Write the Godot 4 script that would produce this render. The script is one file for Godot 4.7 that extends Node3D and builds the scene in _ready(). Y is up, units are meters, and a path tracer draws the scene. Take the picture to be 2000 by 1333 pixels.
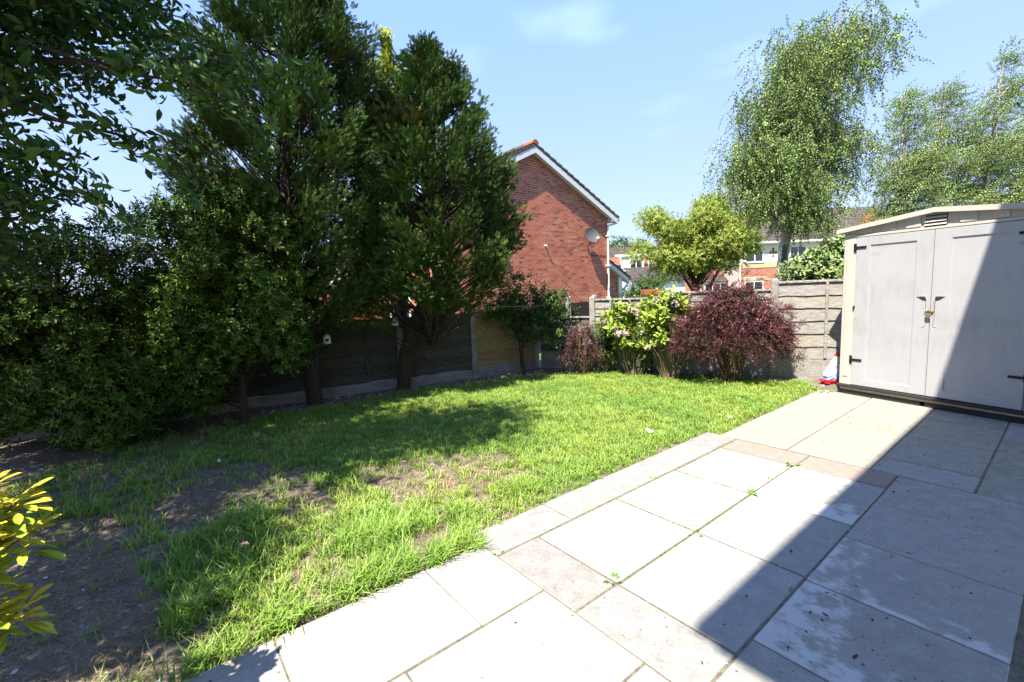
extends Node3D
# A small back garden on a sunny day: patio, lawn, fences, shed, conifers and the houses beyond. Metres, y up.

const AX := Vector3(0.7837, 0, -0.6211)   # along the patio, towards the shed
const NX := Vector3(0.6211, 0, 0.7837)    # across the patio, towards the house
const UP := Vector3.UP
var rng := RandomNumberGenerator.new()
var used := {}
var M := {}
var soil_noise := FastNoiseLite.new()
var edge_noise := FastNoiseLite.new()

# ------------------------------------------------------------------ mesh builder
class MB:
	var v := PackedVector3Array()
	var n := PackedVector3Array()
	var c := PackedColorArray()
	var u := PackedVector2Array()
	var xf := Transform3D()
	var col := Color.WHITE
	var us := 1.0
	var plain := false
	func pt(p: Vector3, nn: Vector3, t := Vector2.ZERO) -> void:
		v.append(xf * p); n.append(xf.basis * nn); c.append(col); u.append(t)
	func tri(a: Vector3, b: Vector3, d: Vector3, ta := Vector2.ZERO, tb := Vector2.ZERO, td := Vector2.ZERO) -> void:
		var nn := (b - a).cross(d - a).normalized()
		pt(a, nn, ta); pt(d, nn, td); pt(b, nn, tb)
	func quad(a: Vector3, b: Vector3, d: Vector3, e: Vector3, uo := Vector2.ZERO) -> void:
		var w := a.distance_to(b) * us
		var h := a.distance_to(e) * us
		var p := [uo, uo + Vector2(w, 0), uo + Vector2(w, h), uo + Vector2(0, h)]
		tri(a, b, d, p[0], p[1], p[2]); tri(a, d, e, p[0], p[2], p[3])
	func box(lo: Vector3, hi: Vector3, uo := Vector2.ZERO) -> void:
		var a := [Vector3(lo.x, lo.y, lo.z), Vector3(hi.x, lo.y, lo.z), Vector3(hi.x, hi.y, lo.z), Vector3(lo.x, hi.y, lo.z), Vector3(lo.x, lo.y, hi.z), Vector3(hi.x, lo.y, hi.z), Vector3(hi.x, hi.y, hi.z), Vector3(lo.x, hi.y, hi.z)]
		for f in [[4, 5, 6, 7], [1, 0, 3, 2], [5, 1, 2, 6], [0, 4, 7, 3], [7, 6, 2, 3], [0, 1, 5, 4]]:
			quad(a[f[0]], a[f[1]], a[f[2]], a[f[3]], uo)
	func cbox(lo: Vector3, hi: Vector3, k: float, uo := Vector2.ZERO) -> void:   # box with chamfered edges
		var s := [lo, hi]
		var P := func(ix: int, iy: int, iz: int, ax: int) -> Vector3:
			var p := Vector3(s[ix].x, s[iy].y, s[iz].z)
			if ax != 0: p.x += k * (1 - 2 * ix)
			if ax != 1: p.y += k * (1 - 2 * iy)
			if ax != 2: p.z += k * (1 - 2 * iz)
			return p
		for ax in 3:
			for e in 2:
				var q: Array[Vector3] = []
				for o in [[0, 0], [1, 0], [1, 1], [0, 1]]:
					var i := [0, 0, 0]
					i[ax] = e; i[(ax + 1) % 3] = o[0]; i[(ax + 2) % 3] = o[1]
					q.append(P.call(i[0], i[1], i[2], ax))
				if e == 1: quad(q[0], q[1], q[2], q[3], uo)
				else: quad(q[3], q[2], q[1], q[0], uo)
		for ax in 3:                                             # twelve edges, along axis ax
			for o in [[0, 0], [1, 0], [1, 1], [0, 1]]:
				var i0 := [0, 0, 0]
				i0[(ax + 1) % 3] = o[0]; i0[(ax + 2) % 3] = o[1]
				var i1 := i0.duplicate()
				i1[ax] = 1
				var b := (ax + 1) % 3
				var d := (ax + 2) % 3
				var p0: Vector3 = P.call(i0[0], i0[1], i0[2], b)
				var p1: Vector3 = P.call(i1[0], i1[1], i1[2], b)
				var p2: Vector3 = P.call(i1[0], i1[1], i1[2], d)
				var p3: Vector3 = P.call(i0[0], i0[1], i0[2], d)
				if (o[0] + o[1]) % 2 == 1: quad(p0, p1, p2, p3, uo)
				else: quad(p3, p2, p1, p0, uo)
		for ix in 2:
			for iy in 2:
				for iz in 2:
					var a: Vector3 = P.call(ix, iy, iz, 0)
					var b: Vector3 = P.call(ix, iy, iz, 1)
					var d: Vector3 = P.call(ix, iy, iz, 2)
					if (ix + iy + iz) % 2 == 1: tri(a, b, d, uo, uo, uo)
					else: tri(a, d, b, uo, uo, uo)
	func tube(pts: Array, radii: Array, sides := 7, cap := true) -> void:
		var prev := []
		var side := Vector3.ZERO
		var along := 0.0
		for i in pts.size():
			var p: Vector3 = pts[i]
			var t: Vector3 = ((pts[mini(i + 1, pts.size() - 1)] as Vector3) - (pts[maxi(i - 1, 0)] as Vector3)).normalized()
			if i == 0:
				side = t.cross(Vector3.UP if absf(t.y) < 0.9 else Vector3.RIGHT).normalized()
			else:
				side = (side - t * side.dot(t)).normalized()
				along += p.distance_to(pts[i - 1])
			var up := t.cross(side)
			var ring := []
			for k in sides:
				var a := TAU * k / sides
				ring.append(side * cos(a) + up * sin(a))
			if i > 0:
				for k in sides:
					var k2 := (k + 1) % sides
					var a0: Vector3 = prev[k]; var a1: Vector3 = prev[k2]
					var b0: Vector3 = ring[k]; var b1: Vector3 = ring[k2]
					var q: Vector3 = pts[i - 1]
					var u0 := Vector2(float(k) / sides, along); var u1 := Vector2(float(k + 1) / sides, along)
					pt(q + a0 * radii[i - 1], a0, u0); pt(p + b0 * radii[i], b0, u0); pt(p + b1 * radii[i], b1, u1)
					pt(q + a0 * radii[i - 1], a0, u0); pt(p + b1 * radii[i], b1, u1); pt(q + a1 * radii[i - 1], a1, u1)
			prev = ring
			if cap and (i == pts.size() - 1):
				for k in sides:
					tri(p, p + ring[k] * radii[i], p + ring[(k + 1) % sides] * radii[i])
	func leaf(at: Vector3, dir: Vector3, nrm: Vector3, l: float, w: float, fold := 0.25, droop := 0.15) -> void:
		var s := dir.cross(nrm).normalized()
		if plain:                                           # far or tiny leaves: four faces
			var k0 := at + dir * l * 0.5 - nrm * l * droop * 0.2
			var e := at + dir * l - nrm * l * droop
			var a0 := at + dir * l * 0.45 + s * w * 0.5 + nrm * w * fold
			var b0 := at + dir * l * 0.45 - s * w * 0.5 + nrm * w * fold
			tri(at, k0, a0); tri(a0, k0, e); tri(at, b0, k0); tri(b0, e, k0)
			return
		var m := at + dir * l * 0.34 - nrm * l * droop * 0.08
		var m2 := at + dir * l * 0.68 - nrm * l * droop * 0.42
		var tip := at + dir * l - nrm * l * droop
		for k in [1.0, -1.0]:
			var a: Vector3 = m + s * w * 0.46 * k + nrm * w * fold
			var d: Vector3 = m2 + s * w * 0.38 * k + nrm * w * fold * 0.8
			if k > 0:
				tri(at, m, a); tri(a, m, m2); tri(a, m2, d); tri(d, m2, tip)
			else:
				tri(at, a, m); tri(a, m2, m); tri(a, d, m2); tri(d, tip, m2)
	func lathe(prof: Array, sides := 16) -> void:          # [[r, y], ...] about y
		for i in prof.size() - 1:
			for k in sides:
				var a0 := TAU * k / sides
				var a1 := TAU * (k + 1) / sides
				var d0 := Vector3(cos(a0), 0, sin(a0)); var d1 := Vector3(cos(a1), 0, sin(a1))
				var p: Array = prof[i]; var q: Array = prof[i + 1]
				quad(d0 * p[0] + Vector3.UP * p[1], d0 * q[0] + Vector3.UP * q[1], d1 * q[0] + Vector3.UP * q[1], d1 * p[0] + Vector3.UP * p[1])
	func done() -> ArrayMesh:
		var m := ArrayMesh.new()
		var a := []
		a.resize(Mesh.ARRAY_MAX)
		a[Mesh.ARRAY_VERTEX] = v; a[Mesh.ARRAY_NORMAL] = n; a[Mesh.ARRAY_COLOR] = c; a[Mesh.ARRAY_TEX_UV] = u
		m.add_surface_from_arrays(Mesh.PRIMITIVE_TRIANGLES, a)
		return m

# ------------------------------------------------------------------ nodes
func numbered(called: String) -> String:
	var k: int = used.get(called, 0)
	used[called] = k + 1
	return called if k == 0 else "%s_%03d" % [called, k]
func thing(called: String, label: String, category: String, at := Vector3.ZERO, group := "") -> Node3D:
	var o := Node3D.new()
	o.name = numbered(called); add_child(o); o.position = at
	o.set_meta("label", label); o.set_meta("category", category)
	if group: o.set_meta("group", group)
	return o
func part(parent: Node, called: String, mesh: Mesh, m: Material, xf := Transform3D()) -> MeshInstance3D:
	var o := MeshInstance3D.new()
	o.name = called; o.mesh = mesh; o.material_override = m; o.transform = xf
	parent.add_child(o, true)
	return o
func solo(called: String, mesh: Mesh, m: Material, label: String, category: String, group := "") -> MeshInstance3D:
	var o := part(self, numbered(called), mesh, m)
	o.set_meta("label", label); o.set_meta("category", category)
	if group: o.set_meta("group", group)
	return o
func structure(called: String, mesh: Mesh, m: Material, label := "", category := "") -> MeshInstance3D:
	var o := part(self, numbered(called), mesh, m)
	o.set_meta("kind", "structure")
	if label: o.set_meta("label", label)
	if category: o.set_meta("category", category)
	return o
func many(parent: Node, called: String, mesh: Mesh, m: Material, xs: Array, cs: Array) -> MultiMeshInstance3D:
	var mm := MultiMesh.new()
	mm.transform_format = MultiMesh.TRANSFORM_3D
	mm.use_colors = true
	mm.mesh = mesh
	mm.instance_count = xs.size()
	for i in xs.size():
		mm.set_instance_transform(i, xs[i]); mm.set_instance_color(i, cs[i])
	var o := MultiMeshInstance3D.new()
	o.name = called; o.multimesh = mm; o.material_override = m
	o.set_meta("kind", "stuff")
	parent.add_child(o, true)
	return o
func frame(origin: Vector3, x: Vector3) -> Transform3D:
	x = x.normalized()
	return Transform3D(Basis(x, UP, x.cross(UP)), origin)
func aim(at: Vector3, y: Vector3, spin: float, s: float) -> Transform3D:   # the mesh's y turned to y
	y = y.normalized()
	var x := y.cross(Vector3.UP if absf(y.y) < 0.95 else Vector3.RIGHT).normalized()
	x = x.rotated(y, spin)
	return Transform3D(Basis(x, y, x.cross(y)).scaled_local(Vector3.ONE * s), at)
func rv(a: float, b: float) -> float: return rng.randf_range(a, b)
func rdir() -> Vector3:
	var z := rv(-1, 1); var a := rv(0, TAU); var r := sqrt(1 - z * z)
	return Vector3(r * cos(a), z, r * sin(a))
func lin(r: float, g: float, b: float) -> Color: return Color(r, g, b).linear_to_srgb()
func vary(c: Color, k: float) -> Color:
	var f := 1.0 + rv(-k, k)
	return Color(c.r * f * (1 + rv(-k, k) * 0.3), c.g * f, c.b * f * (1 + rv(-k, k) * 0.3))
func P(a: float, n: float, y := 0.0) -> Vector3: return AX * a + NX * n + UP * y

# ------------------------------------------------------------------ materials
func mat(c: Color, rough := 0.8, tex: Texture2D = null, bump: Texture2D = null, depth := 0.6, tri := 0.0) -> StandardMaterial3D:
	var m := StandardMaterial3D.new()
	m.albedo_color = c; m.roughness = rough
	m.metallic_specular = 0.35
	if tex: m.albedo_texture = tex
	if bump:
		m.normal_enabled = true; m.normal_texture = bump; m.normal_scale = depth
	if tri > 0:
		m.uv1_triplanar = true; m.uv1_world_triplanar = true; m.uv1_scale = Vector3.ONE * tri
	return m
func vmat(rough := 0.8, back := Color.BLACK) -> StandardMaterial3D:   # colours come from the vertices
	var m := mat(Color.WHITE, rough)
	m.vertex_color_use_as_albedo = true
	m.cull_mode = BaseMaterial3D.CULL_DISABLED
	if back != Color.BLACK:
		m.backlight_enabled = true; m.backlight = back
	return m
func noise(f: float, sd: int, oct := 4, t := FastNoiseLite.TYPE_SIMPLEX_SMOOTH) -> FastNoiseLite:
	var q := FastNoiseLite.new()
	q.noise_type = t; q.frequency = f; q.seed = sd
	q.fractal_octaves = oct
	return q
func layers(size: int, ls: Array) -> PackedFloat32Array:   # [[frequency, weight, seed, stretch x, stretch y]]
	var out := PackedFloat32Array()
	out.resize(size * size)
	for l in ls:
		var q := noise(1.0, l[2], 3)
		for y in size:
			for x in size:
				var a := TAU * x / size
				out[y * size + x] += l[1] * q.get_noise_3d(cos(a) * l[0] * l[3], sin(a) * l[0] * l[3], y * TAU * l[0] * l[4] / size)
	return out
func paint(size: int, f: PackedFloat32Array, ramp: Array, specks := 0, dark := Color.BLACK, sd := 1, bloom := -1.0) -> ImageTexture:
	var im := Image.create(size, size, false, Image.FORMAT_RGB8)
	var g := Gradient.new()
	g.offsets = PackedFloat32Array(ramp.map(func(r): return r[0]))
	g.colors = PackedColorArray(ramp.map(func(r): return r[1]))
	var lut := []
	for i in 256: lut.append(g.sample(i / 255.0))
	for y in size:
		for x in size:
			im.set_pixel(x, y, lut[clampi(int((f[y * size + x] * 0.5 + 0.5) * 255), 0, 255)])
	var r2 := RandomNumberGenerator.new()
	r2.seed = sd
	for i in specks:
		var x := r2.randi_range(0, size - 3); var y := r2.randi_range(0, size - 3)
		var s := r2.randi_range(1, 2 if r2.randf() < 0.85 else 4)
		var k := r2.randf_range(0.2, 0.75)
		im.fill_rect(Rect2i(x, y, s, s), im.get_pixel(x, y).lerp(dark, k))
	if bloom >= 0:                                         # white lime bloom with a ragged outline
		var q := noise(0.018, sd + 9, 5)
		var q2 := noise(0.16, sd + 19, 3)
		for y in size:
			for x in size:
				var e := minf(x, y * 1.6) / size
				var k := smoothstep(0.0, 0.34, bloom * 0.5 - e + q.get_noise_2d(x, y) * 0.45 + q2.get_noise_2d(x * 0.35, y) * 0.16)
				if k > 0: im.set_pixel(x, y, im.get_pixel(x, y).lerp(Color(0.86, 0.87, 0.87), k * 0.6))
	return ImageTexture.create_from_image(im)
func bump_of(size: int, f: PackedFloat32Array, k: float) -> ImageTexture:
	var im := Image.create(size, size, false, Image.FORMAT_RGB8)
	for y in size:
		for x in size:
			var h := clampf(f[y * size + x] * 0.5 + 0.5, 0, 1)
			im.set_pixel(x, y, Color(h, h, h))
	im.convert(Image.FORMAT_RGBA8)
	im.bump_map_to_normal_map(k)
	return ImageTexture.create_from_image(im)

func materials() -> void:
	var S := 256
	var conc := layers(S, [[1.2, 0.5, 3, 1, 1], [5, 0.35, 4, 1, 1], [22, 0.5, 5, 1, 1]])
	var conc2 := layers(S, [[0.8, 0.7, 13, 1, 1], [4, 0.5, 14, 1, 1], [24, 0.5, 15, 1, 1]])
	var cb := bump_of(S, conc, 3.0)
	var slab := func(key: String, lo: Color, hi: Color, specks: int, f, bloom := -1.0) -> void:
		M[key] = mat(Color.WHITE, 0.88, paint(S, f, [[0.15, lo], [0.85, hi]], specks, Color(0.2, 0.19, 0.17), key.hash() % 1000, bloom), cb, 0.5)
	slab.call("pale0", lin(0.255, 0.25, 0.235), lin(0.355, 0.352, 0.335), 30, conc)
	slab.call("pale1", lin(0.27, 0.265, 0.25), lin(0.375, 0.372, 0.36), 22, conc2)
	slab.call("cream0", lin(0.265, 0.252, 0.232), lin(0.375, 0.362, 0.338), 36, conc2)
	slab.call("cream1", lin(0.275, 0.262, 0.242), lin(0.37, 0.357, 0.334), 28, conc)
	slab.call("edging0", lin(0.20, 0.195, 0.185), lin(0.36, 0.355, 0.34), 160, conc2)
	slab.call("edging1", lin(0.22, 0.21, 0.195), lin(0.34, 0.33, 0.315), 160, conc)
	slab.call("pink0", lin(0.20, 0.185, 0.175), lin(0.32, 0.30, 0.288), 160, conc2)
	slab.call("red0", lin(0.23, 0.18, 0.15), lin(0.33, 0.27, 0.235), 100, conc)
	slab.call("beige0", lin(0.24, 0.22, 0.18), lin(0.37, 0.345, 0.295), 260, conc)
	slab.call("beige1", lin(0.22, 0.205, 0.165), lin(0.36, 0.335, 0.285), 300, conc2)
	slab.call("grey0", lin(0.27, 0.255, 0.23), lin(0.38, 0.365, 0.335), 200, conc)
	slab.call("grey1", lin(0.25, 0.24, 0.215), lin(0.37, 0.355, 0.325), 200, conc2)
	slab.call("bloom0", lin(0.27, 0.255, 0.23), lin(0.37, 0.355, 0.325), 120, conc, 0.45)
	slab.call("bloom1", lin(0.26, 0.245, 0.22), lin(0.36, 0.345, 0.315), 120, conc2, 0.7)
	slab.call("pale_bloom", lin(0.26, 0.25, 0.23), lin(0.35, 0.345, 0.325), 60, conc, 1.1)
	M.bed = mat(lin(0.26, 0.235, 0.19), 0.95, paint(S, conc, [[0.2, Color(0.6, 0.6, 0.55)], [0.9, Color.WHITE]]), cb, 1.0, 2.0)
	var soil := layers(S, [[1.6, 0.5, 23, 1, 1], [7, 0.5, 24, 1, 1], [25, 0.55, 25, 1, 1]])
	M.soil = mat(Color.WHITE, 0.95, paint(S, soil, [[0.1, lin(0.07, 0.052, 0.038)], [0.5, lin(0.17, 0.132, 0.098)], [0.9, lin(0.30, 0.245, 0.19)]], 500, Color(0.75, 0.72, 0.66), 5), bump_of(S, soil, 6.0), 1.0, 0.9)
	M.far_ground = mat(Color.WHITE, 0.95, paint(S, soil, [[0.2, lin(0.05, 0.07, 0.03)], [0.8, lin(0.10, 0.13, 0.05)]]), null, 0, 0.3)
	M.tarmac = mat(Color.WHITE, 0.9, paint(S, conc, [[0.2, lin(0.04, 0.04, 0.042)], [0.8, lin(0.08, 0.08, 0.08)]]), null, 0, 0.5)
	var wood := layers(S, [[1.0, 0.35, 33, 1, 1], [1.6, 0.6, 34, 1, 10], [3.0, 0.55, 35, 1, 22]])
	var wb := bump_of(S, wood, 5.0)
	var w := func(key: String, a: Color, b: Color, d: Color) -> void:
		M[key] = mat(Color.WHITE, 0.88, paint(S, wood, [[0.12, a], [0.5, b], [0.88, d]], 0), wb, 0.8)
	w.call("silver", lin(0.10, 0.092, 0.085), lin(0.29, 0.275, 0.255), lin(0.42, 0.405, 0.385))
	w.call("silver2", lin(0.12, 0.105, 0.09), lin(0.31, 0.285, 0.25), lin(0.45, 0.42, 0.38))
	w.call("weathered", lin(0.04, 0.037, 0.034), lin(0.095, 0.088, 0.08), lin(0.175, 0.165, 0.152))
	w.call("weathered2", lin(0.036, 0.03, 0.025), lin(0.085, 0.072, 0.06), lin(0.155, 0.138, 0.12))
	w.call("golden", lin(0.19, 0.12, 0.055), lin(0.36, 0.25, 0.125), lin(0.45, 0.33, 0.18))
	w.call("golden2", lin(0.17, 0.11, 0.05), lin(0.33, 0.225, 0.11), lin(0.43, 0.31, 0.165))
	w.call("dark_fence", lin(0.015, 0.012, 0.010), lin(0.03, 0.025, 0.021), lin(0.05, 0.042, 0.036))
	w.call("timber", lin(0.25, 0.19, 0.12), lin(0.40, 0.31, 0.21), lin(0.50, 0.41, 0.3))
	M.post = mat(Color.WHITE, 0.92, paint(S, conc2, [[0.15, lin(0.19, 0.18, 0.165)], [0.85, lin(0.40, 0.385, 0.36)]], 500, Color(0.25, 0.24, 0.2), 8), cb, 1.0, 1.4)
	M.bark = mat(Color.WHITE, 0.95, paint(S, layers(S, [[1.5, 0.7, 43, 6, 1], [5, 0.5, 44, 4, 1]]), [[0.15, lin(0.03, 0.022, 0.016)], [0.85, lin(0.12, 0.095, 0.075)]]), cb, 1.5)
	M.birch = mat(Color.WHITE, 0.85, paint(S, layers(S, [[0.9, 0.8, 53, 0.6, 5], [2.5, 0.6, 54, 1, 4]]), [[0.2, lin(0.05, 0.045, 0.04)], [0.42, lin(0.14, 0.13, 0.12)], [0.48, lin(0.46, 0.44, 0.41)], [0.9, lin(0.62, 0.60, 0.565)]]), cb, 1.0)
	M.twig = mat(lin(0.17, 0.115, 0.07), 0.9)
	M.tan_twig = mat(lin(0.30, 0.225, 0.14), 0.9)
	M.brick = vmat(0.9)
	M.mortar = mat(Color.WHITE, 0.95, paint(S, conc, [[0.2, lin(0.56, 0.45, 0.39)], [0.8, lin(0.68, 0.57, 0.50)]]), null, 0, 1.0)
	M.tile = vmat(0.85)
	M.paint_white = mat(lin(0.72, 0.74, 0.76), 0.55, paint(S, wood, [[0.1, Color(0.72, 0.72, 0.72)], [0.4, Color(0.96, 0.96, 0.96)]]))
	M.upvc = mat(lin(0.78, 0.79, 0.80), 0.35)
	M.render = mat(lin(0.76, 0.71, 0.60), 0.9)
	M.glass = mat(lin(0.02, 0.025, 0.03), 0.05)
	M.glass.metallic_specular = 0.7
	M.terracotta = mat(lin(0.42, 0.13, 0.055), 0.8, paint(S, conc, [[0.1, Color(0.75, 0.75, 0.75)], [0.8, Color.WHITE]]), null, 0, 2.0)
	M.sandstone = mat(lin(0.52, 0.39, 0.23), 0.9)
	M.black = mat(lin(0.012, 0.012, 0.013), 0.5)
	M.black_plastic = mat(lin(0.03, 0.032, 0.036), 0.55)
	var plastic := layers(S, [[0.7, 0.5, 63, 1, 1], [2.4, 0.35, 64, 3, 0.6], [20, 0.25, 65, 1, 1]])
	M.shed_door = mat(Color.WHITE, 0.5, paint(S, plastic, [[0.1, lin(0.27, 0.265, 0.27)], [0.45, lin(0.365, 0.365, 0.38)], [0.9, lin(0.41, 0.415, 0.435)]], 6, Color(0.5, 0.46, 0.43), 4), null, 0, 0.45)
	M.shed_body = mat(Color.WHITE, 0.5, paint(S, plastic, [[0.1, lin(0.42, 0.385, 0.335)], [0.8, lin(0.52, 0.475, 0.42)]], 6, Color(0.5, 0.46, 0.43), 4), null, 0, 0.5)
	M.brass = mat(lin(0.52, 0.34, 0.16), 0.35)
	M.brass.metallic = 0.8
	M.dish = mat(lin(0.085, 0.088, 0.095), 0.55)
	M.bag_white = mat(lin(0.66, 0.68, 0.72), 0.3)
	M.bag_blue = mat(lin(0.22, 0.36, 0.66), 0.3)
	M.bag_red = mat(lin(0.50, 0.02, 0.03), 0.3)
	M.lantern = mat(lin(0.66, 0.66, 0.63), 0.5)
	M.wire = mat(lin(0.32, 0.25, 0.23), 0.6)
	M.grass = vmat(0.6, lin(0.18, 0.32, 0.03))
	M.leaf_soft = vmat(0.5, lin(0.07, 0.13, 0.015))
	M.leaf_gloss = vmat(0.45)
	M.leaf_gloss.metallic_specular = 0.3
	M.leaf_bright = vmat(0.45, lin(0.22, 0.26, 0.02))
	M.needle = vmat(0.7)
	M.needle_gold = vmat(0.7)
	M.leaf_red = vmat(0.5)
	M.stone = vmat(0.85)

# ------------------------------------------------------------------ ground, patio, lawn
var BARE := [
	PackedVector2Array([Vector2(-2.69, -3.11), Vector2(-2.92, -3.97), Vector2(-2.62, -4.26), Vector2(-1.98, -4.06), Vector2(-1.62, -3.58), Vector2(-1.56, -3.21), Vector2(-1.89, -3.12), Vector2(-2.05, -2.92), Vector2(-2.23, -2.75)]),
	PackedVector2Array([Vector2(-1.28, -3.4), Vector2(-1.35, -3.99), Vector2(-0.83, -4.0), Vector2(-0.53, -4.23), Vector2(0.05, -4.03), Vector2(0, -3.57), Vector2(-0.45, -3.47), Vector2(-0.69, -3.22), Vector2(-1.0, -3.13)]),
	PackedVector2Array([Vector2(-0.72, -2.82), Vector2(-0.5, -2.97), Vector2(-0.36, -2.73), Vector2(-0.47, -2.54), Vector2(-0.71, -2.64)]),
	PackedVector2Array([Vector2(-3.4, -2.9), Vector2(-3.1, -3.1), Vector2(-2.23, -2.75), Vector2(-2.12, -2.47), Vector2(-1.93, -2.16), Vector2(-1.65, -1.94), Vector2(-1.42, -1.95), Vector2(-1.25, -1.88), Vector2(-1.5, -1.55), Vector2(-6, -0.5), Vector2(-6, -2.9)]),
	PackedVector2Array([Vector2(-1.29, -2.54), Vector2(-1.08, -2.72), Vector2(-0.94, -2.49), Vector2(-1.0, -2.18), Vector2(-1.16, -2.08), Vector2(-1.33, -2.33)])]
var LAWN := PackedVector2Array([Vector2(-4.35, -3.6), Vector2(-4.53, -4.85), Vector2(-3.62, -5.66), Vector2(-2.84, -6.09), Vector2(-1.77, -6.9), Vector2(-0.63, -7.50), Vector2(0.43, -7.96), Vector2(1.62, -7.95), Vector2(3.26, -7.05), Vector2(4.15, -6.5), Vector2(4.05, -5.95), Vector2(3.88, -5.6), Vector2(1.5, -2.2), Vector2(0.0, -1.6), Vector2(-1.3, -1.5), Vector2(-2.3, -2.2)])
func patio_n(a: float) -> float:                        # where the lawn begins, across the patio
	return -2.19 if a < 1.42 else (-2.31 if a < 4.31 else -2.18)
func soil_y(x: float, z: float) -> float:
	return -0.022 + soil_noise.get_noise_2d(x * 1.0, z * 1.0) * 0.03 + soil_noise.get_noise_2d(x * 7.0, z * 7.0) * 0.008
func bare(x: float, z: float) -> float:                 # 0 grass .. 1 bare soil
	var j := edge_noise.get_noise_2d(x, z) * 0.28
	var q := Vector2(x + j, z + edge_noise.get_noise_2d(x + 40, z) * 0.28)
	for i in 5:
		if Geometry2D.is_point_in_polygon(q, BARE[i]): return [0.95, 0.86, 0.88, 0.985, 0.7][i]
	return 0.0
func ground() -> void:
	var far := PlaneMesh.new()
	far.size = Vector2(700, 700)
	var g := structure("ground", far, M.far_ground)
	g.position = Vector3(0, -0.12, -150)
	var st := MB.new()                                    # the garden's soil, under the grass
	var nx := 150; var nz := 130
	var x0 := -8.5; var z0 := -9.6; var dx := 14.5 / nx; var dz := 10.2 / nz
	for i in nx:
		for k in nz:
			var p := []
			for o in [[0, 0], [1, 0], [1, 1], [0, 1]]:
				var x: float = x0 + (i + o[0]) * dx
				var z: float = z0 + (k + o[1]) * dz
				var q := Vector3(x, 0, z)
				var inside := q.dot(NX) - patio_n(q.dot(AX)) > 0.03
				p.append(Vector3(x, -0.07 if inside else soil_y(x, z), z))
			st.quad(p[3], p[2], p[1], p[0])
	structure("lawn", st.done(), M.soil)
	st = MB.new()
	st.xf = Transform3D(Basis(AX, UP, NX), Vector3.ZERO)
	st.box(Vector3(-3.0, -0.065, -2.17), Vector3(8.6, -0.0045, 0.70))
	st.box(Vector3(1.42, -0.065, -2.29), Vector3(4.31, -0.0045, -2.171))
	var patio := structure("patio", st.done(), M.bed)
	var S := []                                           # a0, a1, n0, n1, look
	var look := func(ks: Array) -> String: return ks[rng.randi() % ks.size()]
	var ea := [1.42, 2.04, 2.66, 3.265, 3.89, 4.31]
	for i in 5: S.append([ea[i], ea[i + 1], -2.305, -2.01, ["edging0", "edging1", "edging0", "edging1", "pink0"][i]])
	var ca := [1.73, 2.475, 3.215, 3.97]
	for i in 3:
		S.append([ca[i], ca[i + 1], -1.995, -1.395, ["pale0", "pale1", "pale0"][i]])
		S.append([ca[i], ca[i + 1], -1.39, -0.795, ["pale1", "pale0", "pale_bloom"][i]])
	for q in [[1.43, 1.86, "grey1"], [1.86, 2.455, "bloom1"], [2.455, 3.04, "bloom0"], [3.04, 3.66, "grey0"], [3.66, 4.285, "grey1"]]: S.append([q[0], q[1], -0.79, -0.085, q[2]])
	S.append([1.42, 1.727, -2.002, -1.4, "pink0"]); S.append([1.42, 1.727, -1.395, -0.795, "edging0"])
	for q in [[1.043, 1.419], [0.293, 1.041], [-0.45, 0.291], [-1.2, -0.452], [-1.95, -1.202]]: S.append([q[0], q[1], -2.175, -1.614, look.call(["cream0", "cream1"])])
	for q in [[0.664, 1.419], [-0.085, 0.662], [-0.83, -0.087], [-1.58, -0.832]]: S.append([q[0], q[1], -1.612, -1.015, look.call(["cream0", "cream1"])])
	for q in [[0.85, 1.419], [0.10, 0.848], [-0.65, 0.098], [-1.4, -0.652]]: S.append([q[0], q[1], -1.013, -0.415, look.call(["cream0", "cream1", "grey0"])])
	for q in [[0.665, 1.415], [-0.085, 0.66], [-0.83, -0.09]]: S.append([q[0], q[1], -0.41, 0.18, look.call(["cream0", "grey0"])])
	S.append([3.98, 4.295, -1.998, -1.385, "red0"]); S.append([3.98, 4.295, -1.38, -0.795, "red0"])
	for q in [[4.315, 4.69], [4.695, 5.49], [5.495, 6.28], [6.285, 7.05]]: S.append([q[0], q[1], -2.17, -1.57, look.call(["beige0", "beige1"])])
	for q in [[4.315, 4.69], [4.695, 5.29], [5.295, 5.88], [5.885, 6.63], [6.635, 7.4]]: S.append([q[0], q[1], -1.565, -0.97, look.call(["beige0", "beige1"])])
	for q in [[4.30, 4.67], [4.675, 5.43], [5.435, 6.235], [6.24, 7.0], [7.005, 7.7]]: S.append([q[0], q[1], -0.965, -0.385, look.call(["beige1", "grey0", "beige0"])])
	for q in [[4.29, 5.1], [5.105, 5.9], [5.905, 6.7], [6.705, 7.5]]: S.append([q[0], q[1], -0.38, 0.24, look.call(["grey0", "grey1", "beige1"])])
	for q in S:
		var w: float = q[1] - q[0]; var d: float = q[3] - q[2]
		var b := MB.new()
		var o := Vector3(w / 2, 0, d / 2)
		b.us = 1.0 / maxf(w, d)
		var ja := 0.006 if (q[4] as String).begins_with("pale") else (0.0014 if (q[4] as String).begins_with("cream") else 0.0028)
		b.cbox(Vector3(ja, -0.045, 0.0035) - o, Vector3(w - ja, 0, d - 0.0035) - o, 0.004)
		var t := Transform3D(Basis(AX, UP, NX), P((q[0] + q[1]) / 2, (q[2] + q[3]) / 2, rv(-0.003, 0.003)))
		t.basis = t.basis * Basis.from_euler(Vector3(rv(-0.004, 0.004), rv(-0.003, 0.003), rv(-0.004, 0.004)))
		part(patio, "paving_slab", b.done(), M[q[4]], t)
	# drain beside the house
	st = MB.new()
	st.xf = Transform3D(Basis(AX, UP, NX), Vector3.ZERO)
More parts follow.
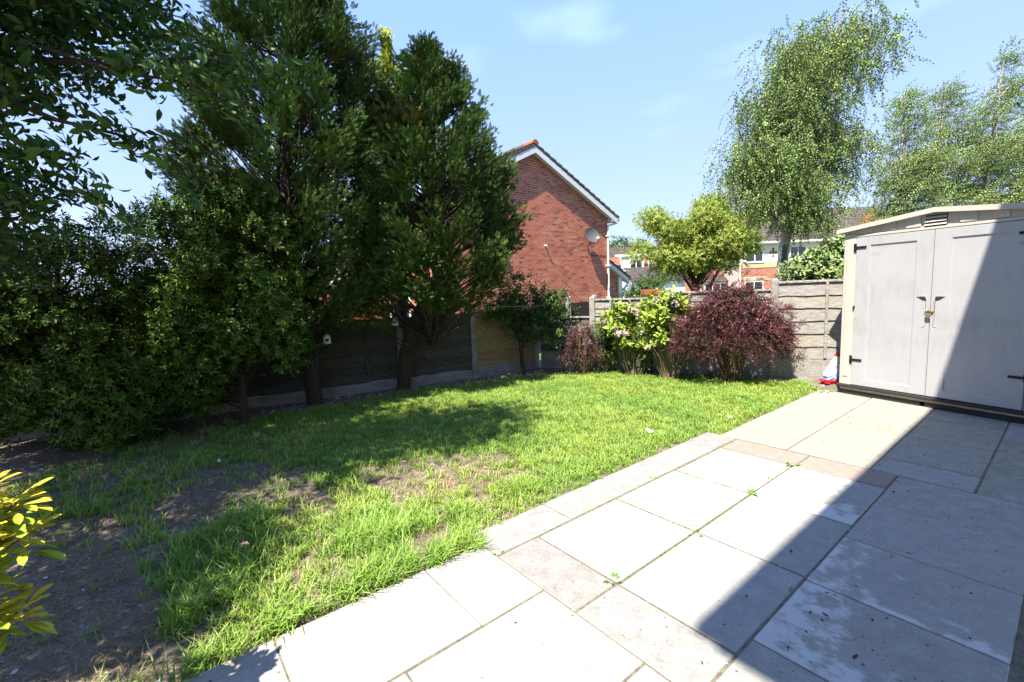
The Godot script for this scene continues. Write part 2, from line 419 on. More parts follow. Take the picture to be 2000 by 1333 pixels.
	st.cbox(Vector3(1.43, -0.06, -0.045), Vector3(4.28, 0.012, 0.62), 0.01)
	part(patio, "drain_kerb", st.done(), M.post)

func blade_mesh(count: int, h: float, spread: float, w: float, lean: float, sd: int, cols: Array) -> ArrayMesh:
	var r := RandomNumberGenerator.new()
	r.seed = sd
	var b := MB.new()
	for i in count:
		var a := r.randf() * TAU
		var o := Vector3(cos(a), 0, sin(a)) * sqrt(r.randf()) * spread
		var t := r.randf() * TAU
		var d := Vector3(cos(t), 0, sin(t))
		var s := d.cross(UP) * w * r.randf_range(0.6, 1.2) * 0.5
		var hh := h * r.randf_range(0.5, 1.15)
		var l := lean * r.randf_range(0.3, 1.4) * hh
		var p1 := o + UP * hh * 0.55 + d * l * 0.3
		var p2 := o + UP * hh * (1.0 - 0.25 * lean) + d * l
		b.col = cols[r.randi() % cols.size()]
		b.quad(o - s, o + s, p1 + s * 0.85, p1 - s * 0.85)
		b.tri(p1 - s * 0.85, p1 + s * 0.85, p2)
	return b.done()
func grass() -> void:
	var c := [Color(0.20, 0.33, 0.05), Color(0.24, 0.375, 0.062), Color(0.165, 0.295, 0.042), Color(0.285, 0.42, 0.09), Color(0.34, 0.41, 0.14)]
	var short := blade_mesh(18, 0.058, 0.05, 0.0058, 0.85, 3, c)
	var tall := blade_mesh(22, 0.13, 0.05, 0.005, 0.75, 4, c)
	var dry := blade_mesh(12, 0.03, 0.05, 0.003, 1.6, 5, [Color(0.33, 0.27, 0.16), Color(0.24, 0.2, 0.11), Color(0.16, 0.2, 0.05)])
	var X := [[], [], []]
	var C := [[], [], []]
	var q := noise(0.9, 77, 3)
	for i in 50000:
		var x := rv(-6.0, 4.4); var z := rv(-8.3, -1.5)
		var p := Vector3(x, 0, z)
		var a := p.dot(AX); var n := p.dot(NX)
		var edge := patio_n(a) - n + edge_noise.get_noise_2d(x * 2, z * 2) * 0.05
		if edge < 0.0: continue
		var in_lawn := Geometry2D.is_point_in_polygon(Vector2(x + edge_noise.get_noise_2d(x * 2, z) * 0.2, z + edge_noise.get_noise_2d(x, z * 2 + 9) * 0.2), LAWN)
		if not in_lawn and not (a < 1.42 and n > -3.4 and x > -3.2): continue
		var bs := bare(x, z)
		if x < -2.2 and z > -5.2: bs = maxf(bs, 0.55)
		if x < -3.3: bs = maxf(bs, 0.8)
		var pq := q.get_noise_2d(x, z)
		if bs < 0.5 and x < 0.6 and z > -3.7: bs = clampf(0.0 + pq * 1.3, 0.0, 0.65)
		elif bs < 0.5 and x < 1.2: bs = clampf(-0.3 + pq * 1.0, 0.0, 0.4)
		p.y = soil_y(x, z)
		var k := 0
		if rng.randf() < bs:
			if rng.randf() < 0.75: continue
			k = 2
		elif (x < 0.1 and z > -3.4 and pq < 0.05 and rng.randf() < 0.42) or (edge < 0.12 and a < 1.4 and rng.randf() < 0.5): k = 1
		elif z > -3.5 and rng.randf() < 0.05: k = 1
		var s := rv(0.75, 1.3) * (1.0 if k != 1 else rv(0.7, 1.15))
		if edge < 0.05 and a > 1.4: s *= 0.65
		var up := (UP + Vector3(rv(-0.25, 0.25), 0, rv(-0.25, 0.25))).normalized()
		if k == 1 and edge < 0.12: up = (up + NX * rv(0.1, 0.5)).normalized()
		X[k].append(aim(p, up, rv(0, TAU), s))
		var f := rv(0.8, 1.18) * (1.0 + pq * 0.18)
		C[k].append(Color(f * (1.0 + pq * 0.2), f, f * 0.95))
	for k in 3:
		var o := many(self, numbered(["grass", "long_grass", "dry_grass"][k]), [short, tall, dry][k], M.grass, X[k], C[k])
		o.set_meta("kind", "stuff")
		o.set_meta("label", ["short bright green grass of the lawn", "long green grass tufts beside the patio edge and bare soil", "thin dry yellowed grass on the bare soil patches"][k])
		o.set_meta("category", "grass")
	# moss and fine grass in the slab joints
	var xs := []; var cs := []
	for i in 520:
		var a := rv(1.45, 4.3)
		if edge_noise.get_noise_2d(a * 3.0, 5.0) < -0.02: continue
		xs.append(aim(P(a, -2.0 + rv(-0.01, 0.01), -0.012), UP, rv(0, TAU), rv(0.18, 0.5))); cs.append(vary(Color(0.9, 0.95, 0.8), 0.2))
	for i in 700:
		var a := 3.215 + rv(-0.012, 0.012)
		var n := rv(-1.99, -1.38)
		if rng.randf() < 0.4: a = rv(1.75, 3.9); n = -1.392
		elif rng.randf() < 0.4: a = 2.475 + rv(-0.008, 0.008)
		xs.append(aim(P(a, n, -0.006), UP, rv(0, TAU), rv(0.14, 0.3))); cs.append(vary(Color(0.75, 0.75, 0.6), 0.2))
	var o := many(self, "joint_moss", blade_mesh(14, 0.04, 0.022, 0.006, 0.9, 8, c.slice(0, 3)), M.grass, xs, cs)
	o.set_meta("kind", "stuff"); o.set_meta("label", "moss and fine grass growing in the paving joints"); o.set_meta("category", "moss")
	# weeds with a rosette of leaves
	var spots := [[2.49, -1.42, 0.9], [2.44, -1.37, 0.7], [3.22, -1.40, 1.0], [3.97, -1.40, 1.1], [3.93, -1.36, 0.7], [1.73, -1.43, 0.9], [2.95, -2.0, 0.8], [3.55, -1.4, 0.7], [2.62, -1.16, 0.45], [1.44, -2.02, 0.6], [4.15, -1.99, 0.5]]
	for s in spots: weed(P(s[0], s[1], -0.012), 0.06 * s[2], "small green weed rosette in a paving joint", "weeds in the paving joints", 7)
	for i in 26:
		var t := rng.randf()
		var p := Vector3(2.75, 0, -7.28).lerp(Vector3(4.2, 0, -6.42), t) + Vector3(rv(-0.1, 0.1), 0, rv(-0.1, 0.12))
		if i > 20: p = Vector3(4.15, 0, -5.95) + Vector3(rv(-0.12, 0.1), 0, rv(-0.15, 0.12))
		p.y = soil_y(p.x, p.z)
		weed(p, rv(0.09, 0.16) * (0.6 if i > 20 else 1.0), "broad leaved green weed standing at the lawn's far edge", "weeds along the far lawn edge", 6)
	# stones along the fence foot, fallen leaves and petals
	var sb := MB.new()
	var sp := SphereMesh.new()
	sp.radial_segments = 7; sp.rings = 4; sp.radius = 0.5; sp.height = 0.8
	xs = []; cs = []
	for i in 2600:
		var t := rng.randf()
		var p := Vector3(-3.5, 0, -6.3).lerp(Vector3(0.5, 0, -8.5), t) + Vector3(rv(-0.1, 0.12), 0, rv(-0.05, 0.42))
		if i > 2200: p = Vector3(3.7, 0, -6.95).lerp(Vector3(4.5, 0, -6.3), rng.randf()) + Vector3(rv(-0.1, 0.1), 0, rv(-0.1, 0.15))
		p.y = soil_y(p.x, p.z) + 0.003
		var s := rv(0.008, 0.028) if rng.randf() < 0.93 else rv(0.03, 0.06)
		xs.append(Transform3D(Basis.from_euler(Vector3(rv(-0.5, 0.5), rv(0, TAU), rv(-0.5, 0.5))).scaled_local(Vector3(s, s * rv(0.5, 0.9), s * rv(0.7, 1.3))), p))
		var f := rv(0.14, 0.34) if rng.randf() < 0.85 else rv(0.45, 0.62)
		cs.append(Color(f, f * 0.94, f * 0.86))
	o = many(self, "gravel", sp, M.stone, xs, cs)
	o.set_meta("kind", "stuff"); o.set_meta("label", "grey and pale stones strewn along the fence foot"); o.set_meta("category", "gravel")
	xs = []; cs = []
	sb.leaf(Vector3.ZERO, Vector3(0, 0.1, 1).normalized(), UP, 1.0, 0.45, 0.2, 0.2)
	for i in 520:
		var p := Vector3(rv(-4.6, 0.3), 0, rv(-6.6, -1.6))
		if i < 220: p = Vector3(rv(-3.4, -1.2), 0, rv(-4.2, -1.7))
		if p.dot(NX) > patio_n(p.dot(AX)) - 0.03: continue
		p.y = soil_y(p.x, p.z) + 0.006
		xs.append(Transform3D(Basis.from_euler(Vector3(rv(-0.3, 0.3), rv(0, TAU), rv(-0.4, 0.4))).scaled_local(Vector3.ONE * rv(0.015, 0.05)), p))
		cs.append([Color(0.30, 0.2, 0.1), Color(0.5, 0.46, 0.4), Color(0.55, 0.5, 0.5), Color(0.2, 0.13, 0.07), Color(0.36, 0.33, 0.16)][rng.randi() % 5])
	o = many(self, "fallen_leaves", sb.done(), M.stone, xs, cs)
	o.set_meta("kind", "stuff"); o.set_meta("label", "dry leaves and petals fallen on the soil"); o.set_meta("category", "leaves")
	xs = []; cs = []                                       # grit and twiggy bits on the shaded slabs
	for i in 300:
		var a := rv(1.5, 7.0); var n := rv(-0.95, -0.15)
		if rng.randf() < 0.4: a = rv(4.4, 7.0); n = rv(-2.1, -0.2)
		var s := rv(0.004, 0.012)
		xs.append(Transform3D(Basis.from_euler(Vector3(0, rv(0, TAU), 0)).scaled_local(Vector3(s, s * 0.4, s * rv(0.6, 4.0 if rng.randf() < 0.15 else 1.5))), P(a, n, 0.005)))
		cs.append([Color(0.03, 0.028, 0.025), Color(0.05, 0.04, 0.03), Color(0.16, 0.1, 0.06), Color(0.5, 0.5, 0.48)][rng.randi() % 4])
	o = many(self, "debris", sp, M.stone, xs, cs)
	o.set_meta("kind", "stuff"); o.set_meta("label", "dark grit and plant debris scattered over the slabs"); o.set_meta("category", "debris")
	for s in [[Vector3(1.35, 0.03, -4.44), 0.045, "crumpled white paper scrap with a yellow corner in the grass"], [Vector3(2.34, 0.03, -4.83), 0.03, "small white paper scrap in the grass beside the beige slabs"], [Vector3(-2.79, 0.01, -4.14), 0.035, "small white paper scrap on shaded bare soil"]]:
		var b := MB.new()
		var r2 := RandomNumberGenerator.new()
		r2.seed = 31
		var pts := []
		for k in 9: pts.append(Vector3(r2.randf_range(-1, 1), r2.randf_range(0, 0.9), r2.randf_range(-1, 1)) * s[1])
		for k in 7: b.tri(pts[k], pts[k + 1], pts[(k + 2) % 9])
		solo("paper_scrap", b.done(), M.bag_white, s[2], "scrap").position = s[0]
	var bl := MB.new()
	for k in 9:
		var d := Vector3(cos(k * 0.7), 0.5 + 0.3 * (k % 3), sin(k * 0.7)).normalized()
		bl.col = Color(0.55, 0.28, 0.33) if k % 2 else Color(0.66, 0.5, 0.5)
		bl.leaf(Vector3.ZERO, d, UP, 0.028, 0.02, 0.3, 0.1)
	solo("fallen_blossom", bl.done(), M.stone, "fallen pink blossom lying in long grass near the patio", "blossom").position = Vector3(-1.63, 0.07, -2.55)
func weed(at: Vector3, size: float, label: String, group: String, leaves: int) -> void:
	var b := MB.new()
	for k in leaves + rng.randi() % 3:
		var a := rv(0, TAU)
		var d := Vector3(cos(a), rv(0.2, 1.0), sin(a)).normalized()
		b.col = vary(Color(0.12, 0.24, 0.04), 0.25)
		b.leaf(Vector3(cos(a), 0, sin(a)) * 0.006, d, (UP - d * d.y).normalized(), size * rv(0.7, 1.2), size * 0.38, 0.15, 0.25)
	solo("weed", b.done(), M.leaf_bright, label, "weed", group).position = at

# ------------------------------------------------------------------ fences
func board(w: float, h: float, amp: float, sd: int, uvx: float) -> ArrayMesh:   # a waney board; local origin at its lower middle
	var b := MB.new()
	var q := noise(1.6, sd, 3)
	var seg := 12
	for i in seg:
		var p := []
		for o in [0, 1]:
			var x: float = -w / 2 + w * (i + o) / seg
			p.append([x, q.get_noise_2d(x * 2.0, sd) * amp, q.get_noise_2d(x * 1.2, sd + 7.0) * 0.004])
		var f := func(k: int, y: float, z: float) -> Vector3: return Vector3(p[k][0], y, z + p[k][2])
		var lo0: float = p[0][1]; var lo1: float = p[1][1]
		var quads := [[f.call(0, lo0, 0.024), f.call(1, lo1, 0.024), f.call(1, h, 0.003), f.call(0, h, 0.003)], [f.call(1, lo1, 0.0), f.call(0, lo0, 0.0), f.call(0, h, -0.006), f.call(1, h, -0.006)], [f.call(0, lo0, 0.0), f.call(1, lo1, 0.0), f.call(1, lo1, 0.024), f.call(0, lo0, 0.024)], [f.call(0, h, 0.003), f.call(1, h, 0.003), f.call(1, h, -0.006), f.call(0, h, -0.006)]]
		for a in quads:
			var n: Vector3 = (a[1] - a[0]).cross(a[3] - a[0]).normalized()
			var t := []
			for k in 4: t.append(Vector2(uvx + a[k].x * 0.8, sd * 0.37 + (a[k].y + a[k].z) * 3.2))
			for k in [0, 2, 1, 0, 3, 2]: b.pt(a[k], n, t[k])
	return b.done()
func cb(lo: Vector3, hi: Vector3, k := 0.004, us := 1.0, uo := Vector2.ZERO) -> ArrayMesh:
	var b := MB.new()
	b.us = us
	b.cbox(lo, hi, k, uo)
	return b.done()
func bay(fence: Node3D, p: Vector3, q: Vector3, base: float, top: float, looks: Array, battens: Array, amp: float, sd: int, bh := 0.135) -> void:
	var w := p.distance_to(q) - 0.10
	var xf := frame((p + q) / 2, q - p)
	part(fence, "gravel_board", cb(Vector3(-w / 2, -0.05, -0.025), Vector3(w / 2, base, 0.025)), M.post, xf)
	var panel := Node3D.new()
	panel.name = "fence_panel"; fence.add_child(panel, true)
	panel.transform = xf
	var n := int(round((top - 0.03 - base) / bh))
	var step := (top - 0.03 - base) / n
	for i in n:
		var t := Transform3D(Basis.from_euler(Vector3(0, 0, rv(-0.004, 0.004))), Vector3(rv(-0.004, 0.004), base + step * i + 0.004, 0.0))
		part(panel, "board", board(w, step * 1.16, amp, sd + i * 3, rv(0, 3)), M[looks[i % looks.size()]], t)
	part(panel, "cap_rail", cb(Vector3(-w / 2, top - 0.032, -0.026), Vector3(w / 2, top, 0.036), 0.004), M[looks[0]])
	for bx in battens:
		part(panel, "batten", cb(Vector3(bx * w - 0.019, base + 0.03, 0.022), Vector3(bx * w + 0.019, top - 0.033, 0.047), 0.003), M[looks[0]])
func fence_post(fence: Node3D, p: Vector3, q: Vector3, h: float) -> void:
	var b := MB.new()
	b.cbox(Vector3(-0.05, -0.1, -0.05), Vector3(0.05, h - 0.02, 0.05), 0.008)
	b.quad(Vector3(-0.045, h - 0.02, 0.045), Vector3(0.045, h - 0.02, 0.045), Vector3(0.03, h, 0.03), Vector3(-0.03, h, 0.03))
	b.quad(Vector3(0.045, h - 0.02, -0.045), Vector3(-0.045, h - 0.02, -0.045), Vector3(-0.03, h, -0.03), Vector3(0.03, h, -0.03))
	b.quad(Vector3(0.045, h - 0.02, 0.045), Vector3(0.045, h - 0.02, -0.045), Vector3(0.03, h, -0.03), Vector3(0.03, h, 0.03))
	b.quad(Vector3(-0.045, h - 0.02, -0.045), Vector3(-0.045, h - 0.02, 0.045), Vector3(-0.03, h, 0.03), Vector3(-0.03, h, -0.03))
	b.quad(Vector3(-0.03, h, 0.03), Vector3(0.03, h, 0.03), Vector3(0.03, h, -0.03), Vector3(-0.03, h, -0.03))
	part(fence, "concrete_post", b.done(), M.post, frame(p, q))
func fences() -> void:
	var f := thing("wooden_fence", "dark weathered lap fence under the conifers with one newer golden panel", "fence")
	var d0 := Vector3(2.29, 0, -1.23).normalized()
	var posts := [Vector3(-7.6, 0, -4.26), Vector3(-6.27, 0, -4.98), Vector3(-5.1, 0, -5.6), Vector3(-4.04, 0, -6.18), Vector3(-2.98, 0, -6.75), Vector3(-1.83, 0, -7.37), Vector3(-0.69, 0, -7.98), Vector3(0.45, 0, -8.75)]
	for i in posts.size(): fence_post(f, posts[i], d0, 1.19 if i > 3 else 1.15)
	for i in 7:
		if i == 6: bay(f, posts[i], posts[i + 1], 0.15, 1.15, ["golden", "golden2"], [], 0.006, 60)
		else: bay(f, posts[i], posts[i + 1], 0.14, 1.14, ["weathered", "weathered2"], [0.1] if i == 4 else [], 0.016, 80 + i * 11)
	f = thing("back_fence", "sun bleached grey waney lap fence rising in steps behind the shrubs", "fence")
	var g := [Vector3(0.45, 0, -8.75), Vector3(1.48, 0, -8.23), Vector3(2.64, 0, -7.64), Vector3(4.02, 0, -6.94), Vector3(5.20, 0, -6.34)]
	var d1 := Vector3(0.892, 0, 0.451)
	for i in [1, 2, 3]: fence_post(f, g[i], d1, [0, 1.335, 1.435, 1.525][i])
	bay(f, g[0] + d1 * 0.07, g[1], 0.2, 0.98, ["silver2", "weathered"], [-0.1], 0.014, 140)
	bay(f, g[1], g[2], 0.28, 1.29, ["silver", "silver2"], [-0.26, 0.02, 0.3], 0.016, 160)
	bay(f, g[2], g[3], 0.28, 1.37, ["silver", "silver2"], [-0.3, 0.05, 0.36], 0.016, 190)
	bay(f, g[3], g[4], 0.30, 1.475, ["silver", "silver2", "silver"], [0.0], 0.016, 220, 0.19)
	# dark fence in the neighbour's plot
	f = thing("dark_board_fence", "black stained vertical board fence with pale concrete posts before the brick gable", "fence")
	var o := Vector3(0.6, 0, -10.6)
	for i in 13:
		var p := o + AX * (i * 0.15)
		part(f, "board", cb(Vector3(-0.07, 0, -0.011), Vector3(0.07, 1.13 + (i % 3) * 0.006, 0.011)), M.dark_fence, frame(p, AX))
	part(f, "rail", cb(Vector3(0, 0.9, -0.05), Vector3(1.9, 0.98, -0.0125)), M.dark_fence, frame(o, AX))
	for s in [0.98, 1.93]: fence_post(f, o + AX * s + NX * 0.07, AX, 1.30)

# ------------------------------------------------------------------ shed
func shed() -> void:
	var d := Vector3(0.4226, 0, 0.9063)
	var s := thing("plastic_shed", "beige and grey plastic garden shed with padlocked double doors", "shed", Vector3(4.26, 0, -5.85))
	s.basis = frame(Vector3.ZERO, d).basis
	# local frame: x along the front, z out of the front (frame() gives x cross up; the front faces that way)
	var W := 1.82; var D := 0.92
	var prof := func(x: float) -> float: return 2.10 + 0.115 * (1.0 - absf(x - W / 2) / (W / 2 + 0.07))
	part(s, "body", cb(Vector3(0.03, 0.12, -D), Vector3(W - 0.03, 2.02, -0.06), 0.01), M.shed_body)
	for x in [0.0, W - 0.14]:
		var post := part(s, "corner_post", cb(Vector3(x, 0.125, -0.10), Vector3(x + 0.14, 2.03, 0.0), 0.008), M.shed_body)
		part(post, "raised_panel", cb(Vector3(x + 0.035, 0.23, -0.02), Vector3(x + 0.105, 1.95, 0.008), 0.006), M.shed_body)
	var hd := MB.new()                                     # gable over the doors
	for i in 16:
		var x0 := W * i / 16.0; var x1 := W * (i + 1) / 16.0
		hd.quad(Vector3(x0, 1.985, -0.012), Vector3(x1, 1.985, -0.012), Vector3(x1, prof.call(x1) - 0.01, -0.012), Vector3(x0, prof.call(x0) - 0.01, -0.012))
	part(s, "gable", hd.done(), M.shed_body)
	part(s, "door_header", cb(Vector3(0.10, 1.985, -0.09), Vector3(W - 0.10, 2.012, 0.006), 0.004), M.shed_body)
	for i in 7:
		if i == 3: continue
		var x := 0.17 + i * 0.235
		var hi: float = minf(prof.call(x), prof.call(x + 0.13)) - 0.03
		if hi - 2.03 > 0.02: part(s, "gable_rib", cb(Vector3(x, 2.024, -0.03), Vector3(x + 0.14, hi, 0.004), 0.006), M.shed_body)
	var vent := part(s, "vent", cb(Vector3(W / 2 - 0.095, 2.016, -0.03), Vector3(W / 2 + 0.095, 2.155, -0.008), 0.003), M.black_plastic)
	for i in 4:
		var b := MB.new()
		var y := 2.03 + i * 0.036
		b.quad(Vector3(W / 2 - 0.095, y, 0.014), Vector3(W / 2 + 0.095, y, 0.014), Vector3(W / 2 + 0.095, y + 0.024, -0.006), Vector3(W / 2 - 0.095, y + 0.024, -0.006))
		b.quad(Vector3(W / 2 - 0.095, y, -0.006), Vector3(W / 2 + 0.095, y, -0.006), Vector3(W / 2 + 0.095, y, 0.014), Vector3(W / 2 - 0.095, y, 0.014))
		part(vent, "louvre", b.done(), M.shed_body)
	var rf := MB.new()                                     # low pitched roof with a deep fascia
	for sgn in [-1.0, 1.0]:
		var e: float = W / 2 + sgn * (W / 2 + 0.07)
		var m := W / 2
		var a := Vector3(minf(e, m), 0, 0); var b2 := Vector3(maxf(e, m), 0, 0)
		var ya: float = prof.call(a.x); var yb: float = prof.call(b2.x)
		var t := 0.052
		rf.quad(Vector3(a.x, ya - t, 0.05), Vector3(b2.x, yb - t, 0.05), Vector3(b2.x, yb, 0.05), Vector3(a.x, ya, 0.05))
		rf.quad(Vector3(a.x, ya, 0.05), Vector3(b2.x, yb, 0.05), Vector3(b2.x, yb, -D - 0.05), Vector3(a.x, ya, -D - 0.05))
		rf.quad(Vector3(b2.x, yb - t, 0.05), Vector3(a.x, ya - t, 0.05), Vector3(a.x, ya - t, -D - 0.05), Vector3(b2.x, yb - t, -D - 0.05))
		if sgn < 0: rf.quad(Vector3(e, ya - t, -D - 0.05), Vector3(e, ya - t, 0.05), Vector3(e, ya, 0.05), Vector3(e, ya, -D - 0.05))
		else: rf.quad(Vector3(e, yb - t, 0.05), Vector3(e, yb - t, -D - 0.05), Vector3(e, yb, -D - 0.05), Vector3(e, yb, 0.05))
	part(s, "roof", rf.done(), M.shed_body)
	for k in 2:
		var x0 := 0.145 if k == 0 else W / 2 + 0.002
		var x1 := W / 2 - 0.002 if k == 0 else W - 0.145
		var door := part(s, "door", door_mesh(x0, x1, 0.135, 1.98), M.shed_door)
		var hx := x0 if k == 0 else x1
		var sg := 1.0 if k == 0 else -1.0
		for y in [1.86, 0.46]:
			var h := MB.new()
			h.cbox(Vector3(hx - 0.014 - sg * 0.014, y - 0.05, 0.003), Vector3(hx + 0.014 - sg * 0.014, y + 0.05, 0.012), 0.002)
			var q0 := hx; var q1 := hx + sg * 0.115
			h.box(Vector3(minf(q0, q1), y - 0.013, 0.012), Vector3(maxf(q0, q1), y + 0.013, 0.018))
			h.tube([Vector3(hx, y - 0.035, 0.014), Vector3(hx, y + 0.035, 0.014)], [0.008, 0.008], 8)
			part(door, "hinge", h.done(), M.black)
		var c := MB.new()                                  # small grey clip on the hinge line
		c.cbox(Vector3(hx - 0.012, 1.10, 0.0), Vector3(hx + 0.012, 1.14, 0.016), 0.003)
		part(door, "hinge_clip", c.done(), M.black_plastic)
		var cx := W / 2 - sg * 0.075
		var hb := MB.new()                                 # moulded grip: a dark scoop above, a raised lip beside the seam
		hb.tri(Vector3(cx - sg * 0.055, 1.252, 0.0095), Vector3(cx + sg * 0.035, 1.252, 0.0095), Vector3(cx + sg * 0.035, 1.205, 0.0095))
		hb.tri(Vector3(cx - sg * 0.055, 1.252, 0.0095), Vector3(cx + sg * 0.035, 1.205, 0.0095), Vector3(cx + sg * 0.002, 1.21, 0.0095))
		hb.box(Vector3(cx + sg * 0.036 - 0.003, 0.96, 0.0085), Vector3(cx + sg * 0.036 + 0.003, 1.205, 0.0098))
		part(door, "grip_recess", hb.done(), M.black_plastic)
		var lip := MB.new()
		lip.tube([Vector3(cx - sg * 0.055, 1.258, 0.004), Vector3(cx + sg * 0.03, 1.256, 0.01), Vector3(cx + sg * 0.042, 1.22, 0.012), Vector3(cx + sg * 0.038, 0.95, 0.012), Vector3(cx + sg * 0.03, 0.92, 0.01), Vector3(cx - sg * 0.04, 0.905, 0.003)], [0.003, 0.004, 0.004, 0.004, 0.004, 0.003], 8)
		part(door, "handle", lip.done(), M.shed_door)
	var lock := part(s, "padlock", cb(Vector3(W / 2 - 0.022, 1.03, 0.028), Vector3(W / 2 + 0.022, 1.068, 0.048), 0.005), M.brass)
	var sh := MB.new()
	sh.tube([Vector3(W / 2 - 0.014, 1.065, 0.038), Vector3(W / 2 - 0.014, 1.09, 0.038), Vector3(W / 2, 1.104, 0.038), Vector3(W / 2 + 0.014, 1.09, 0.038), Vector3(W / 2 + 0.014, 1.065, 0.038)], [0.004, 0.004, 0.004, 0.004, 0.004], 6)
	part(lock, "shackle", sh.done(), M.dish)
	part(s, "hasp", cb(Vector3(W / 2 - 0.04, 1.078, 0.010), Vector3(W / 2 + 0.04, 1.096, 0.026), 0.003), M.brass)
	part(s, "threshold", cb(Vector3(-0.02, 0.095, -D), Vector3(W + 0.02, 0.128, 0.03), 0.006), M.black_plastic)
	part(s, "timber_bearer", cb(Vector3(0.02, 0.066, -D), Vector3(W - 0.02, 0.094, 0.012), 0.004, 0.8), M.timber)
	for q in [[0.05, 0.86], [0.90, W - 0.1]]: part(s, "base_block", cb(Vector3(q[0], 0.0, -D), Vector3(q[1], 0.065, -0.01), 0.006), M.black_plastic)
func door_mesh(x0: float, x1: float, y0: float, y1: float) -> ArrayMesh:   # slab with a sunk panel, bevelled edges
	var b := MB.new()
	b.cbox(Vector3(x0, y0, -0.05), Vector3(x1, y1, -0.004), 0.004)
	var m := 0.10
	var o := [Vector3(x0 + 0.004, y0 + 0.004, 0.008), Vector3(x1 - 0.004, y0 + 0.004, 0.008), Vector3(x1 - 0.004, y1 - 0.004, 0.008), Vector3(x0 + 0.004, y1 - 0.004, 0.008)]
	var e := [Vector3(x0, y0, -0.002), Vector3(x1, y0, -0.002), Vector3(x1, y1, -0.002), Vector3(x0, y1, -0.002)]
	var i := [Vector3(x0 + m + 0.05, y0 + m - 0.02, 0.008), Vector3(x1 - m - 0.05, y0 + m - 0.02, 0.008), Vector3(x1 - m - 0.05, y1 - m, 0.008), Vector3(x0 + m + 0.05, y1 - m, 0.008)]
	var k := []
	for p in i: k.append(Vector3(lerpf(p.x, (x0 + x1) / 2, 0.03), p.y + (0.012 if p.y < 1 else -0.012), -0.003))
	for q in 4:
		var r := (q + 1) % 4
		b.quad(e[q], e[r], o[r], o[q])
		b.quad(o[q], o[r], i[r], i[q])
		b.quad(i[q], i[r], k[r], k[q])
	b.quad(k[0], k[1], k[2], k[3])
	return b.done()
func bag() -> void:
	var t := thing("rubbish_bag", "clear and blue plastic sack with red base slumped beside the shed", "bag", Vector3(4.55, 0.0, -6.42))
	var q := noise(4.0, 5, 3)
	var ring := func(b: MB, ys: Array) -> void:
		for i in ys.size() - 1:
			for k in 22:
				var p := []
				for o in [[i, k], [i, k + 1], [i + 1, k + 1], [i + 1, k]]:
					var y: float = ys[o[0]]
					var a: float = TAU * (o[1] % 22) / 22.0
					var r := lerpf(0.155, 0.035, pow(y / 0.40, 0.75)) * (1.0 if y > 0.03 else 0.7 + y * 10)
					r *= 1.0 + q.get_noise_3d(cos(a) * 1.2, y * 9.0, sin(a) * 1.2) * 0.45
					p.append(Vector3(cos(a) * r, y, sin(a) * r * 0.8) + Vector3(0.09 * y / 0.4, 0, 0))
				b.quad(p[1], p[0], p[3], p[2])
	var parts := [["red_base", [0.0, 0.02, 0.04, 0.06], M.bag_red], ["blue_band", [0.06, 0.085, 0.11], M.bag_blue], ["sack", [0.11, 0.14, 0.17, 0.2, 0.23, 0.26, 0.3, 0.34, 0.38], M.bag_white], ["tied_neck", [0.38, 0.40, 0.42], M.bag_red]]
	for s in parts:
		var b := MB.new()
		ring.call(b, s[1])
		part(t, s[0], b.done(), s[2])
	for w in [["ITE", 0.175], ["M", 0.125]]:
		var tm := TextMesh.new()
		tm.text = w[0]; tm.font_size = 20; tm.pixel_size = 0.0022; tm.depth = 0.002
		var sf := SystemFont.new()
		sf.font_names = PackedStringArray(["Droid Sans"])
		tm.font = sf
		var to := Vector3(-0.58, 0, 0.81)
		part(t, "print", tm, M.bag_white if w[1] < 0.15 else M.bag_blue, Transform3D(Basis(-UP.cross(to), UP, to), Vector3(0.05, w[1], 0) + to * 0.135))

# ------------------------------------------------------------------ houses
func brick_col() -> Color:
	var t := rng.randf()
	var c := Color(0.38, 0.112, 0.066).lerp(Color(0.50, 0.175, 0.108), rng.randf())
	if t < 0.12: c = Color(0.27, 0.085, 0.06)
	elif t < 0.18: c = Color(0.50, 0.21, 0.14)
	return c
func bricks(parent: Node, xf: Transform3D, x0: float, x1: float, y0: float, y1: float, keep: Callable, single: Callable, most: int) -> void:
	var one := []
	for k in 8:
		var b := MB.new()
		b.col = brick_col()
		b.cbox(Vector3(-0.106, -0.0315, -0.01), Vector3(0.106, 0.0315, 0.004), 0.002)
		one.append(b.done())
	var m := MB.new()
	m.xf = xf
	var rows := int((y1 - y0) / 0.075)
	var made := 0
	for r in rows:
		var y := y0 + 0.0375 + r * 0.075
		var x := x0 + (0.1125 if r % 2 == 0 else 0.0)
		while x < x1 + 0.05:
			var a := maxf(x - 0.1075, x0); var b := minf(x + 0.1075, x1)
			if b - a > 0.04 and keep.call((a + b) / 2, y):
				var dz := rv(-0.001, 0.0015)
				if made < most and b - a > 0.2 and single.call(x, y):
					part(parent, "brick", one[rng.randi() % 8], M.brick, xf * Transform3D(Basis(), Vector3(x, y, dz)))
					made += 1
				else:
					m.col = brick_col()
					m.box(Vector3(a + 0.0015, y - 0.0315, -0.005), Vector3(b - 0.0015, y + 0.0315, 0.004 + dz))
			x += 0.225
	if m.v.size():
		var o := part(parent, "brickwork", m.done(), M.brick)
		o.set_meta("kind", "stuff")
func tube_part(parent: Node, called: String, pts: Array, r: float, m: Material, xf := Transform3D(), sides := 10) -> MeshInstance3D:
	var b := MB.new()
	var rs := []
	for p in pts: rs.append(r)
	b.tube(pts, rs, sides)
	return part(parent, called, b.done(), m, xf)
